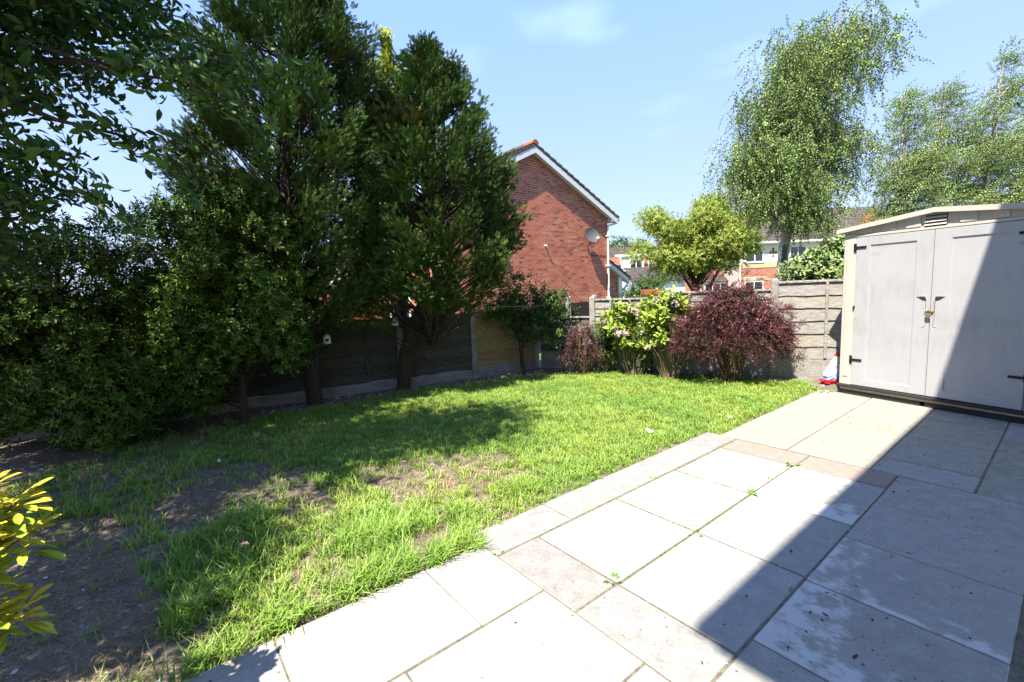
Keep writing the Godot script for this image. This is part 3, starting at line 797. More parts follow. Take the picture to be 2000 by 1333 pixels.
func window(parent: Node, xf: Transform3D, w: float, h: float, panes: int, sill := true) -> void:   # centre on a wall face, z out
	var win := Node3D.new()
	win.name = "window"; parent.add_child(win, true); win.transform = xf
	var b := MB.new()
	var t := 0.07
	b.box(Vector3(-w / 2, -h / 2, 0.004), Vector3(w / 2, -h / 2 + t, 0.05)); b.box(Vector3(-w / 2, h / 2 - t, 0.004), Vector3(w / 2, h / 2, 0.05))
	for i in panes + 1:
		var x := -w / 2 + t / 2 + (w - t) * i / panes
		b.box(Vector3(x - t / 2, -h / 2 + t, 0.004), Vector3(x + t / 2, h / 2 - t, 0.048))
	part(win, "frame", b.done(), M.upvc)
	for i in panes:
		var x := -w / 2 + t + (w - t) * i / panes
		part(win, "pane", cb(Vector3(x + 0.002, -h / 2 + t, 0.012), Vector3(x + (w - t) / panes - t - 0.002, h / 2 - t, 0.022), 0.001), M.glass)
	if sill: part(win, "sill", cb(Vector3(-w / 2 - 0.05, -h / 2 - 0.07, 0.004), Vector3(w / 2 + 0.05, -h / 2 - 0.003, 0.09), 0.006), M.upvc)
func tile_col() -> Color: return vary(Color(0.085, 0.07, 0.062), 0.2)
func slope_tiles(parent: Node, called: String, xf: Transform3D, w: float, l: float, row: float, tw: float) -> void:
	# courses of lapped tiles on a slope: local x along the eave, y up the slope, z off it; joined into one part
	var b := MB.new()
	b.xf = xf
	var n := int(ceil(l / row))
	for i in n:
		var x := (0.5 if i % 2 else 0.0) * tw
		var c := 0
		while x < w:
			var x1 := minf(x + tw - 0.012, w)
			b.col = tile_col()
			var y0 := i * row; var y1 := minf((i + 1) * row + 0.03, l + 0.02)
			b.quad(Vector3(x, y0, 0.05), Vector3(x1, y0, 0.05), Vector3(x1, y1, 0.02), Vector3(x, y1, 0.02))
			b.quad(Vector3(x, y0, 0.0), Vector3(x1, y0, 0.0), Vector3(x1, y0, 0.05), Vector3(x, y0, 0.05))
			x += tw; c += 1
	var o := part(parent, called, b.done(), M.tile)
	o.set_meta("kind", "stuff")

func gable_house() -> void:
	var xf := Transform3D(Basis(AX, UP, NX), Vector3(0.0884, 0, -14.5))
	var h := thing("brick_house", "red brick house with a plain gable, satellite dish and white downpipe", "house", xf.origin)
	h.basis = xf.basis
	var L := -2.72; var R := 4.66; var mid := 0.97; var ev := 4.05; var D := 8.0
	var slope := 0.49
	var line := func(x: float) -> float: return 5.93 - absf(x - mid) * slope
	var w := MB.new()
	var g := [Vector3(L, -0.1, 0), Vector3(R, -0.1, 0), Vector3(R, line.call(R), 0), Vector3(mid, line.call(mid), 0), Vector3(L, line.call(L), 0)]
	w.quad(g[0], g[1], g[2], g[4]); w.tri(g[4], g[2], g[3])
	w.quad(Vector3(L, -0.1, -D), g[0], g[4], g[4] + Vector3(0, 0, -D))
	w.quad(g[1], Vector3(R, -0.1, -D), g[2] + Vector3(0, 0, -D), g[2])
	w.quad(Vector3(R, -0.1, -D), Vector3(L, -0.1, -D), g[4] + Vector3(0, 0, -D), g[2] + Vector3(0, 0, -D))
	w.tri(g[2] + Vector3(0, 0, -D), g[4] + Vector3(0, 0, -D), g[3] + Vector3(0, 0, -D))
	var wall := part(h, "wall", w.done(), M.mortar)
	bricks(wall, Transform3D(), L, R, 0.3, 6.0, func(x, y): return y < line.call(x) - 0.02 and not (absf(x + 0.55) < 0.36 and absf(y - 2.95) < 0.42), func(x, y): return x > -0.9 and y > 0.85 and y < 3.0 and (x < 1.4 or y < 1.6), 300)
	window(h, Transform3D(Basis(), Vector3(-0.55, 2.95, 0.0)), 0.62, 0.74, 1)
	# facade on the conifers' side: windows, glazed door, small tiled porch
	var side := Transform3D(Basis(Vector3(0, 0, 1), UP, Vector3(-1, 0, 0)), Vector3(L, 0, -D))
	bricks(wall, side, 0.0, D, 0.3, 4.0, func(x, y): return not (absf(x - 5.6) < 0.78 and y < 2.2) and not (absf(x - 5.6) < 0.62 and absf(y - 3.3) < 0.5) and not (absf(x - 2.4) < 0.62 and absf(y - 3.3) < 0.5), func(x, y): return false, 0)
	window(h, side * Transform3D(Basis(), Vector3(5.6, 1.15, 0.0)), 1.5, 2.1, 2, false)
	window(h, side * Transform3D(Basis(), Vector3(5.6, 3.3, 0.0)), 1.2, 0.95, 2)
	window(h, side * Transform3D(Basis(), Vector3(2.4, 3.3, 0.0)), 1.2, 0.95, 2)
	var porch := MB.new()
	porch.xf = side
	porch.box(Vector3(1.2, 0, 0.01), Vector3(3.6, 2.1, 1.3))
	part(h, "porch", porch.done(), mat(lin(0.28, 0.085, 0.062), 0.9))
	slope_tiles(h, "porch_tiles", side * Transform3D(Basis(Vector3(1, 0, 0), Vector3(0, 0.5, -0.866), Vector3(0, 0.866, 0.5)), Vector3(1.05, 2.05, 1.5)), 2.7, 1.7, 0.2, 0.3)
	part(h, "porch_fascia", cb(Vector3(1.05, 1.93, 1.45), Vector3(3.75, 2.06, 1.5)), M.upvc, side)
	# roof: two slopes, barge boards, verge tiles, ridge
	var over := 0.22
	for sg in [-1.0, 1.0]:
		var e: float = mid + sg * (R - mid + 0.34)
		var ye: float = line.call(e)
		var ym: float = line.call(mid)
		var b := MB.new()
		var q := [Vector3(mid, ym + 0.12, over - 0.04), Vector3(e, ye + 0.12, over - 0.04), Vector3(e, ye + 0.12, -D - 0.2), Vector3(mid, ym + 0.12, -D - 0.2)]
		var lo := []
		for p in q: lo.append(p - Vector3(0, 0.10, 0))
		b.quad(q[0], q[1], q[2], q[3]); b.quad(lo[3], lo[2], lo[1], lo[0]); b.quad(lo[0], lo[1], q[1], q[0]); b.quad(lo[1], lo[2], q[2], q[1])
		b.col = Color(0.07, 0.06, 0.055)
		b.c.fill(Color(0.07, 0.06, 0.055))
		var roof := part(h, "roof_slope", b.done(), M.tile)
		var bb := MB.new()                                 # white barge board
		var d := Vector3(e - mid, ye - ym, 0).normalized()
		var nrm: Vector3 = Vector3(-d.y, d.x, 0) * float(sg)
		if nrm.y < 0: nrm = -nrm
		var a0 := Vector3(mid, ym + 0.06, over); var a1 := Vector3(e, ye + 0.06, over)
		for z in [[0.0, 1], [-0.03, -1]]:
			var o := Vector3(0, 0, z[0])
			var k := [a0 - UP * 0.20 + o, a1 - UP * 0.20 + o, a1 + o, a0 + o]
			if (sg > 0) == (z[1] > 0): bb.quad(k[0], k[1], k[2], k[3])
			else: bb.quad(k[3], k[2], k[1], k[0])
		bb.quad(a0 - UP * 0.20, a1 - UP * 0.20, a1 - Vector3(0, 0.20, 0.03), a0 - Vector3(0, 0.20, 0.03))
		bb.quad(a1 - UP * 0.2, a1 - Vector3(0, 0.2, 0.03), a1 - Vector3(0, 0, 0.03), a1)
		part(h, "barge_board", bb.done(), M.paint_white)
		var so := MB.new()                                 # soffit closes the gap to the wall
		so.quad(a0 - Vector3(0, 0.15, 0.0), a1 - Vector3(0, 0.15, 0.0), a1 - Vector3(0, 0.15, over), a0 - Vector3(0, 0.15, over))
		part(h, "soffit", so.done(), M.paint_white)
		var len := a0.distance_to(a1) + 0.02
		var nt := int(len / 0.30)
		for i in nt:
			var t0 := len * i / nt; var t1 := len * (i + 1) / nt + 0.04
			var tb := MB.new()
			tb.col = tile_col()
			var p0 := a0 + d * t0; var p1 := a0 + d * t1
			var up0 := nrm * 0.075; var up1 := nrm * 0.115
			var z0 := Vector3(0, 0, 0.015); var z1 := Vector3(0, 0, -0.34)
			var c := [p0 + nrm * 0.012, p1 + nrm * 0.04, p1 + up1, p0 + up0]
			if sg > 0: tb.quad(c[0] + z0, c[1] + z0, c[2] + z0, c[3] + z0)
			else: tb.quad(c[1] + z0, c[0] + z0, c[3] + z0, c[2] + z0)
			tb.quad(c[3] + z0, c[2] + z0, c[2] + z1, c[3] + z1)
			tb.quad(c[1] + z0, c[1] + z1, c[2] + z1, c[2] + z0)
			tb.quad(c[0] + z0, c[0] + z1, c[1] + z1, c[1] + z0)
			part(roof, "roof_tile", tb.done(), M.tile)
	for i in 9:
		var rb := MB.new()
		for k in 8:
			var a0 := PI * k / 8; var a1 := PI * (k + 1) / 8
			var z0 := over + 0.02 - i * 0.45; var z1 := z0 - 0.46
			var r := 0.13 - 0.004 * (i % 2)
			rb.quad(Vector3(cos(a0) * r, sin(a0) * r, z0), Vector3(cos(a1) * r, sin(a1) * r, z0), Vector3(cos(a1) * r, sin(a1) * r, z1), Vector3(cos(a0) * r, sin(a0) * r, z1))
			rb.tri(Vector3(0, 0, z0), Vector3(cos(a0) * r, sin(a0) * r, z0), Vector3(cos(a1) * r, sin(a1) * r, z0))
		rb.c.fill(tile_col())
		part(h, "ridge_tile", rb.done(), M.terracotta if i == 0 else M.tile, Transform3D(Basis(), Vector3(mid, line.call(mid) + 0.13, 0)))
	part(h, "eave_box", cb(Vector3(R + 0.01, ev - 0.16, 0.0), Vector3(R + 0.32, ev + 0.06, over - 0.01), 0.005), M.paint_white)
	tube_part(h, "gutter", [Vector3(R + 0.40, ev - 0.10, over), Vector3(R + 0.40, ev - 0.10, -D)], 0.055, M.upvc)
	tube_part(h, "downpipe", [Vector3(R + 0.40, ev - 0.13, over - 0.06), Vector3(R + 0.34, ev - 0.2, 0.14), Vector3(R - 0.02, ev - 0.30, 0.06), Vector3(R - 0.05, ev - 0.42, 0.06), Vector3(R - 0.05, 0.6, 0.06)], 0.038, M.upvc)
	for y in [3.35, 2.25, 1.05]: part(h, "pipe_bracket", cb(Vector3(R - 0.13, y, 0.009), Vector3(R + 0.03, y + 0.05, 0.11), 0.004), M.upvc)
	# overflow pipe on the gable
	tube_part(h, "overflow_pipe", [Vector3(1.44, 2.93, 0.0), Vector3(1.44, 2.92, 0.125)], 0.026, M.upvc)
	# satellite dish
	var s := thing("satellite_dish", "grey satellite dish on a bracket on the brick gable", "dish", xf * Vector3(3.52, 3.30, 0.0))
	s.basis = xf.basis
	var db := MB.new()
	var prof := []
	for i in 9: prof.append([0.275 * i / 8.0, 0.075 * pow(i / 8.0, 2.0)])
	db.lathe(prof, 28)
	prof.reverse()
	var back := MB.new()
	back.lathe(prof.map(func(p): return [p[0] + 0.004, p[1] - 0.008]), 28)
	var face := Vector3(-0.30, 0.28, 0.92).normalized()
	var dt := aim(Vector3(0.0, 0.02, 0.20), face, 0.4, 1.0)
	var dish := part(s, "reflector", db.done(), M.dish, dt)
	part(dish, "back_shell", back.done(), M.dish)
	var arm := dt.origin + Vector3(0.05, -0.28, 0.04)
	tube_part(s, "feed_arm", [dt.origin + Vector3(0, -0.26, -0.04), arm + Vector3(0.10, -0.03, 0.15), dt.origin + face * 0.32 + Vector3(0.12, -0.22, 0)], 0.011, M.black_plastic)
	part(s, "receiver", cb(Vector3(-0.03, -0.03, -0.05), Vector3(0.03, 0.03, 0.05), 0.01), M.upvc, Transform3D(Basis(), dt.origin + face * 0.33 + Vector3(0.12, -0.2, 0)))
	tube_part(s, "bracket", [Vector3(0, -0.30, 0.0), Vector3(0, -0.30, 0.12), Vector3(0, -0.03, 0.17)], 0.018, M.black_plastic)
	tube_part(s, "cable", [Vector3(0.0, -0.3, 0.02), Vector3(0.04, -0.52, 0.015), Vector3(0.2, -0.66, 0.015), Vector3(0.5, -0.66, 0.015), Vector3(0.7, -0.64, 0.015), Vector3(1.05, -0.65, 0.015)], 0.008, M.black)
	# garage beside it
	var gx := Transform3D(xf.basis, xf * Vector3(4.68, 0, -0.55))
	var ga := thing("brick_garage", "low brick garage with a sloping tiled verge beside the gable", "garage", gx.origin)
	ga.basis = xf.basis
	var gl := func(x: float) -> float: return 2.62 - x * 0.53
	var gw := MB.new()
	gw.quad(Vector3(0, 0, 0), Vector3(1.25, 0, 0), Vector3(1.25, gl.call(1.25), 0), Vector3(0, gl.call(0.0), 0))
	gw.quad(Vector3(1.25, 0, 0), Vector3(1.25, 0, -5), Vector3(1.25, gl.call(1.25), -5), Vector3(1.25, gl.call(1.25), 0))
	var gwall := part(ga, "wall", gw.done(), M.mortar)
	bricks(gwall, Transform3D(), 0.0, 1.25, 0.3, 2.6, func(x, y): return y < gl.call(x) - 0.05, func(x, y): return y > 0.8, 120)
	var corner := part(ga, "corner_trim", cb(Vector3(1.2, 0, 0.012), Vector3(1.4, gl.call(1.3) - 0.02, 0.10), 0.004), M.upvc)
	var gb := MB.new()
	gb.xf = Transform3D(Basis(Vector3(0, 0, 1).rotated(Vector3(0, 0, 1), 0), Vector3(0, 1, 0), Vector3(1, 0, 0)), Vector3.ZERO)
	gb = MB.new()
	var z := 0.2
	gb.quad(Vector3(-0.05, gl.call(-0.05) - 0.08, z), Vector3(1.75, gl.call(1.75) - 0.08, z), Vector3(1.75, gl.call(1.75) + 0.10, z), Vector3(-0.05, gl.call(-0.05) + 0.10, z))
	gb.quad(Vector3(1.75, gl.call(1.75) - 0.08, z), Vector3(-0.05, gl.call(-0.05) - 0.08, z), Vector3(-0.05, gl.call(-0.05) - 0.08, -0.02), Vector3(1.75, gl.call(1.75) - 0.08, -0.02))
	part(ga, "barge_board", gb.done(), M.paint_white)
	var rr := MB.new()
	rr.quad(Vector3(-0.05, gl.call(-0.05) + 0.11, z), Vector3(1.8, gl.call(1.8) + 0.11, z), Vector3(1.8, gl.call(1.8) + 0.11, -5), Vector3(-0.05, gl.call(-0.05) + 0.11, -5))
	rr.c.fill(Color(0.07, 0.06, 0.055))
	var gr := part(ga, "roof", rr.done(), M.tile)
	for i in 7:
		var tb := MB.new()
		tb.col = tile_col()
		var x0 := -0.05 + i * 0.265; var x1 := x0 + 0.29
		tb.quad(Vector3(x0, gl.call(x0) + 0.11, z + 0.02), Vector3(x1, gl.call(x1) + 0.11, z + 0.02), Vector3(x1, gl.call(x1) + 0.215, z + 0.02), Vector3(x0, gl.call(x0) + 0.175, z + 0.02))
		tb.quad(Vector3(x0, gl.call(x0) + 0.175, z + 0.02), Vector3(x1, gl.call(x1) + 0.215, z + 0.02), Vector3(x1, gl.call(x1) + 0.215, z - 0.4), Vector3(x0, gl.call(x0) + 0.175, z - 0.4))
		tb.quad(Vector3(x1, gl.call(x1) + 0.11, z + 0.02), Vector3(x1, gl.call(x1) + 0.11, z - 0.4), Vector3(x1, gl.call(x1) + 0.215, z - 0.4), Vector3(x1, gl.call(x1) + 0.215, z + 0.02))
		part(gr, "roof_tile", tb.done(), M.tile)
	tube_part(ga, "downpipe", [Vector3(1.80, gl.call(1.75) - 0.02, 0.12), Vector3(1.72, gl.call(1.75) - 0.12, 0.12), Vector3(1.48, gl.call(1.75) - 0.32, 0.12), Vector3(1.44, gl.call(1.75) - 0.5, 0.12), Vector3(1.44, 0.3, 0.12)], 0.045, M.upvc)

func far_houses() -> void:
	# pale rendered house with a brick ground floor
	var h := thing("rendered_house", "distant house with white render, red diamond bricks and brick ground floor", "house", Vector3(20.0, 0, -40))
	var w := MB.new()
	w.box(Vector3(0, 0, -7), Vector3(14, 2.55, 0))
	var lower := part(h, "brick_wall", w.done(), M.mortar)
	bricks(lower, Transform3D(), 0.0, 6.0, 0.1, 2.5, func(x, y): return not (absf(x - 1.35) < 0.85 and absf(y - 1.25) < 0.55) and not (absf(x - 1.35) < 1.2 and absf(y - 1.62) < 0.12), func(x, y): return false, 0)
	part(h, "band", cb(Vector3(-0.02, 2.56, -7), Vector3(14.02, 3.0, 0.05), 0.01), M.sandstone)
	part(h, "rendered_wall", cb(Vector3(0, 3.005, -7), Vector3(14, 4.75, 0.02), 0.01), M.render)
	window(h, Transform3D(Basis(), Vector3(1.35, 0.98, 0.0)), 1.6, 0.9, 2)
	part(h, "lintel", cb(Vector3(0.2, 1.5, 0.0), Vector3(2.5, 1.75, 0.04), 0.01), M.sandstone)
	window(h, Transform3D(Basis(), Vector3(1.35, 3.55, 0.02)), 1.5, 0.95, 2)
	window(h, Transform3D(Basis(), Vector3(5.1, 3.75, 0.02)), 1.4, 1.1, 2)
	for q in [[2.95, 3.55], [2.95, 3.98], [2.95, 4.15], [2.72, 3.85], [3.18, 3.85], [2.95, 3.85]]:
		part(h, "diamond_brick", cb(Vector3(-0.09, -0.09, 0), Vector3(0.09, 0.09, 0.03), 0.004), M.terracotta, Transform3D(Basis.from_euler(Vector3(0, 0, PI / 4)), Vector3(q[0], q[1], 0.025)))
	slope_tiles(h, "roof_tiles", Transform3D(Basis(Vector3(1, 0, 0), Vector3(0, 0.64, -0.768), Vector3(0, 0.768, 0.64)), Vector3(-0.4, 4.72, 0.45)), 14.8, 4.9, 0.28, 0.33)
	part(h, "gutter", cb(Vector3(-0.4, 4.62, 0.40), Vector3(14.4, 4.76, 0.52), 0.02), M.upvc)
	part(h, "soffit", cb(Vector3(-0.4, 4.56, -0.1), Vector3(14.4, 4.615, 0.46), 0.01), M.upvc)
	tube_part(h, "downpipe", [Vector3(0.08, 4.6, 0.10), Vector3(0.08, 0.0, 0.10)], 0.06, M.upvc)
	var gab := MB.new()                                    # small brick gable and orange ridge ends on the roof
	gab.col = Color(0.36, 0.11, 0.07)
	gab.box(Vector3(11.6, 6.1, -3.2), Vector3(12.9, 6.7, -1.2)); gab.tri(Vector3(11.6, 6.7, -1.2), Vector3(12.9, 6.7, -1.2), Vector3(12.25, 7.3, -1.2))
	part(h, "dormer", gab.done(), M.brick)
	var fin := MB.new()
	fin.lathe([[0.0, 0.42], [0.20, 0.30], [0.26, 0.1], [0.2, 0.0]], 10)
	part(h, "ridge_end", fin.done(), M.terracotta, Transform3D(Basis(), Vector3(8.1, 5.55, -0.3)))
	slope_tiles(h, "porch_tiles", Transform3D(Basis(Vector3(1, 0, 0), Vector3(0, 0.5, -0.866), Vector3(0, 0.866, 0.5)), Vector3(6.9, 4.4, 1.3)), 2.6, 2.0, 0.28, 0.33)
	part(h, "porch", cb(Vector3(7.0, 0, 0.06), Vector3(9.4, 4.3, 1.1)), M.mortar)
	# recessed neighbour with a bay window and canopy
	h = thing("terrace_house", "distant red brick house with bay window behind the yellow green tree", "house", Vector3(14.2, 0, -43))
	w = MB.new()
	w.box(Vector3(0, 0, -7), Vector3(6.6, 4.7, 0))
	lower = part(h, "brick_wall", w.done(), M.mortar)
	bricks(lower, Transform3D(), 0.0, 6.6, 0.1, 4.6, func(x, y): return true, func(x, y): return false, 0)
	slope_tiles(h, "roof_tiles", Transform3D(Basis(Vector3(1, 0, 0), Vector3(0, 0.64, -0.768), Vector3(0, 0.768, 0.64)), Vector3(-0.3, 4.72, 0.45)), 7.0, 4.7, 0.28, 0.33)
	part(h, "gutter", cb(Vector3(-0.3, 4.62, 0.40), Vector3(6.7, 4.76, 0.52), 0.02), M.upvc)
	window(h, Transform3D(Basis(), Vector3(1.4, 3.5, 0.01)), 1.3, 1.1, 2)
	window(h, Transform3D(Basis(), Vector3(4.6, 3.5, 0.01)), 1.3, 1.1, 2)
	part(h, "bay", cb(Vector3(3.4, 0, 0.02), Vector3(6.2, 1.5, 0.9), 0.02), M.render)
	window(h, Transform3D(Basis(), Vector3(4.8, 0.95, 0.905)), 2.2, 0.9, 3)
	slope_tiles(h, "canopy_tiles", Transform3D(Basis(Vector3(1, 0, 0), Vector3(0, 0.5, -0.866), Vector3(0, 0.866, 0.5)), Vector3(3.2, 1.52, 1.15)), 3.2, 1.3, 0.25, 0.33)
	tube_part(h, "downpipe", [Vector3(0.5, 4.6, 0.12), Vector3(0.5, 0, 0.12)], 0.06, M.upvc)
	# house with a cream dormer and low garage roof
	h = thing("dormer_house", "distant house with tiled roof and cream clad dormer window", "house", Vector3(9.2, 0, -46))
	w = MB.new()
	w.box(Vector3(0, 0, -7), Vector3(5.0, 4.3, 0))
	lower = part(h, "brick_wall", w.done(), M.mortar)
	bricks(lower, Transform3D(), 0.0, 5.0, 0.1, 4.3, func(x, y): return true, func(x, y): return false, 0)
	slope_tiles(h, "roof_tiles", Transform3D(Basis(Vector3(1, 0, 0), Vector3(0, 0.5, -0.866), Vector3(0, 0.866, 0.5)), Vector3(-0.6, 3.2, 0.6)), 6.6, 4.8, 0.28, 0.33)
	part(h, "dormer", cb(Vector3(1.9, 2.75, -1.2), Vector3(4.1, 4.35, 0.75), 0.02), M.render)
	for i in 4: part(h, "batten", cb(Vector3(1.95 + i * 0.28, 3.6, 0.75), Vector3(1.99 + i * 0.28, 4.3, 0.775), 0.004), M.upvc)
	window(h, Transform3D(Basis(), Vector3(3.3, 3.45, 0.752)), 1.25, 1.1, 2)
	part(h, "fascia", cb(Vector3(1.2, 4.32, 0.72), Vector3(4.4, 4.5, 0.95), 0.02), M.upvc)
	part(h, "band", cb(Vector3(1.9, 2.5, -0.2), Vector3(4.4, 2.74, 0.78), 0.01), M.sandstone)
	tube_part(h, "downpipe", [Vector3(4.5, 4.4, 0.85), Vector3(4.5, 0, 0.85)], 0.07, M.upvc)
	h = thing("white_garage", "distant garage with white door and low tiled roof", "garage", Vector3(9.6, -0.1, -36))
	part(h, "wall", cb(Vector3(0, 0, -4), Vector3(4.2, 1.95, 0), 0.01), M.upvc)
	slope_tiles(h, "roof_tiles", Transform3D(Basis(Vector3(1, 0, 0), Vector3(0, 0.4, -0.917), Vector3(0, 0.917, 0.4)), Vector3(-0.2, 1.85, 0.3)), 4.6, 3.0, 0.25, 0.33)
	var gd := part(h, "garage_door", cb(Vector3(0.4, 0, 0.01), Vector3(2.6, 1.6, 0.06), 0.01), M.upvc)
	for i in 4: part(gd, "panel", cb(Vector3(0.5, 0.1 + i * 0.37, 0.055), Vector3(2.5, 0.4 + i * 0.37, 0.075), 0.01), M.upvc)
	window(h, Transform3D(Basis(), Vector3(1.4, 1.4, 0.08)), 0.8, 0.3, 2, false)
	# brick pier by the fence
	var pier := thing("brick_pier", "short brick pier with orange coping behind the back fence", "pier", Vector3(2.95, 0, -9.6))
	var pb := MB.new()
	pb.box(Vector3(-0.13, 0, -0.13), Vector3(0.13, 1.29, 0.13))
	part(pier, "core", pb.done(), M.mortar)
	for i in 8:
		for k in [-1, 1]:
			var b := MB.new()
			b.col = brick_col().lerp(Color(0.45, 0.36, 0.28), 0.5)
			b.cbox(Vector3(-0.065 + k * 0.07, 0.72 + i * 0.072, 0.10), Vector3(0.063 + k * 0.07, 0.782 + i * 0.072, 0.142), 0.004)
			part(pier, "brick", b.done(), M.brick)
	for k in [-1, 0, 1]: part(pier, "coping_brick", cb(Vector3(-0.055 + k * 0.115, 1.295, -0.15), Vector3(0.055 + k * 0.115, 1.40, 0.16), 0.006), M.terracotta)

func own_house() -> void:
	# the house at the photographer's back, whose eave shades the patio and the shed
	var h := thing("home_house", "two storey rendered house standing along the patio", "house")
	h.basis = Basis(AX, UP, NX)
	var x0 := -1.45; var x1 := 14.0
	part(h, "wall", cb(Vector3(x0, -0.05, 0.74), Vector3(x1, 5.92, 7.0), 0.01), mat(Color.WHITE, 0.9, null))
	(h.get_child(0) as MeshInstance3D).material_override = mat(lin(0.68, 0.64, 0.57), 0.9)
	part(h, "soffit", cb(Vector3(-1.72, 5.86, 0.30), Vector3(x1 + 0.3, 5.915, 0.735), 0.004), M.upvc)
	part(h, "gutter", cb(Vector3(-1.72, 5.9, 0.20), Vector3(x1 + 0.3, 6.0, 0.298), 0.01), M.upvc)
	var r := MB.new()
	var e := -1.72
	var a := [Vector3(e, 5.99, 0.27), Vector3(x1 + 0.3, 5.99, 0.27), Vector3(x1 + 0.3, 8.0, 3.9), Vector3(e, 8.0, 3.9), Vector3(e, 5.99, 7.5), Vector3(x1 + 0.3, 5.99, 7.5)]
	r.quad(a[0], a[1], a[2], a[3]); r.quad(a[3], a[2], a[5], a[4]); r.tri(a[0], a[3], a[4]); r.tri(a[1], a[5], a[2])
	r.quad(a[4] - UP * 0.05, a[5] - UP * 0.05, a[1] - UP * 0.05, a[0] - UP * 0.05)
	r.c.fill(Color(0.09, 0.075, 0.065))
	part(h, "roof", r.done(), M.tile)
	var back := Basis(Vector3(-1, 0, 0), UP, Vector3(0, 0, -1))
	for x in [2.5, 6.5, 10.5]: window(h, Transform3D(back, Vector3(x, 4.3, 0.74)), 1.6, 1.2, 2)
	window(h, Transform3D(back, Vector3(0.6, 1.1, 0.74)), 1.8, 2.1, 2, false)
	window(h, Transform3D(back, Vector3(7.0, 1.5, 0.74)), 1.8, 1.2, 2)

# ------------------------------------------------------------------ plants
func sprig(count: int, l: float, w: float, twig: float, cols: Array, sd: int, droop := 0.15, open := 0.9, bark := Color(0.10, 0.07, 0.04), along := Vector3.UP, hang := 0.0, thick := 0.009) -> ArrayMesh:
	# a twig along y with leaves set round it
	var r := RandomNumberGenerator.new()
	r.seed = sd
	var b := MB.new()
	b.col = bark
	b.plain = l < 0.095 or l > 0.115
	b.tube([Vector3.ZERO, Vector3(0, twig * 0.5, 0.02 * twig), Vector3(0, twig, 0)], [twig * thick, twig * thick * 0.8, twig * thick * 0.4], 3, false)
	for i in count:
		var t := (i + 0.7) / count
		var a := i * 2.4 + r.randf_range(-0.4, 0.4)
		var out := Vector3(cos(a), 0, sin(a))
		var d := (out * open + Vector3.UP * r.randf_range(0.1, 0.7) * (1.0 if hang == 0.0 else 0.3) + Vector3.DOWN * hang).normalized()
		if i == count - 1: d = (Vector3.UP + out * 0.4).normalized()
		var nn := (Vector3.UP - d * d.y + out * 0.15 + Vector3(r.randf_range(-0.3, 0.3), 0, r.randf_range(-0.3, 0.3)))
		nn = (nn - d * nn.dot(d)).normalized()
		b.col = cols[r.randi() % cols.size()]
		b.leaf(Vector3(0, twig * t, 0), d, nn, l * r.randf_range(0.75, 1.15), w * r.randf_range(0.8, 1.15), 0.22, droop)
	return b.done()
func fill_ball(c: Vector3, rad: Vector3, shell := 0.45) -> Vector3:
	var d := rdir()
	return c + d * rad * pow(rng.randf(), shell)
func stick(b: MB, src: Array, xf: Transform3D, tint: Color) -> void:   # adds a copy of a mesh's arrays
	var v: PackedVector3Array = src[Mesh.ARRAY_VERTEX]
	var n: PackedVector3Array = src[Mesh.ARRAY_NORMAL]
	var c: PackedColorArray = src[Mesh.ARRAY_COLOR]
	for i in v.size():
		b.v.append(xf * v[i]); b.n.append((xf.basis * n[i]).normalized()); b.c.append(c[i] * tint)
func clumps(mesh: ArrayMesh, n: int, rad: Vector3, dir_of: Callable, sc: Vector2, tint: Callable, variants := 4) -> Array:
	var src := mesh.surface_get_arrays(0)
	var out := []
	for k in variants:
		var b := MB.new()
		for i in n:
			var p := rdir() * rad * pow(rng.randf(), 0.55)
			stick(b, src, aim(p, dir_of.call(p), rv(0, TAU), rv(sc.x, sc.y)), tint.call())
		b.u.resize(b.v.size())
		out.append(b.done())
	return out
func spread_out(t: Node3D, called: String, meshes: Array, m: Material, xs: Array, cs: Array) -> void:
	for k in meshes.size():
		var a := []; var c := []
		for i in xs.size():
			if i % meshes.size() == k: a.append(xs[i]); c.append(cs[i])
		if a.size(): many(t, called, meshes[k], m, a, c)
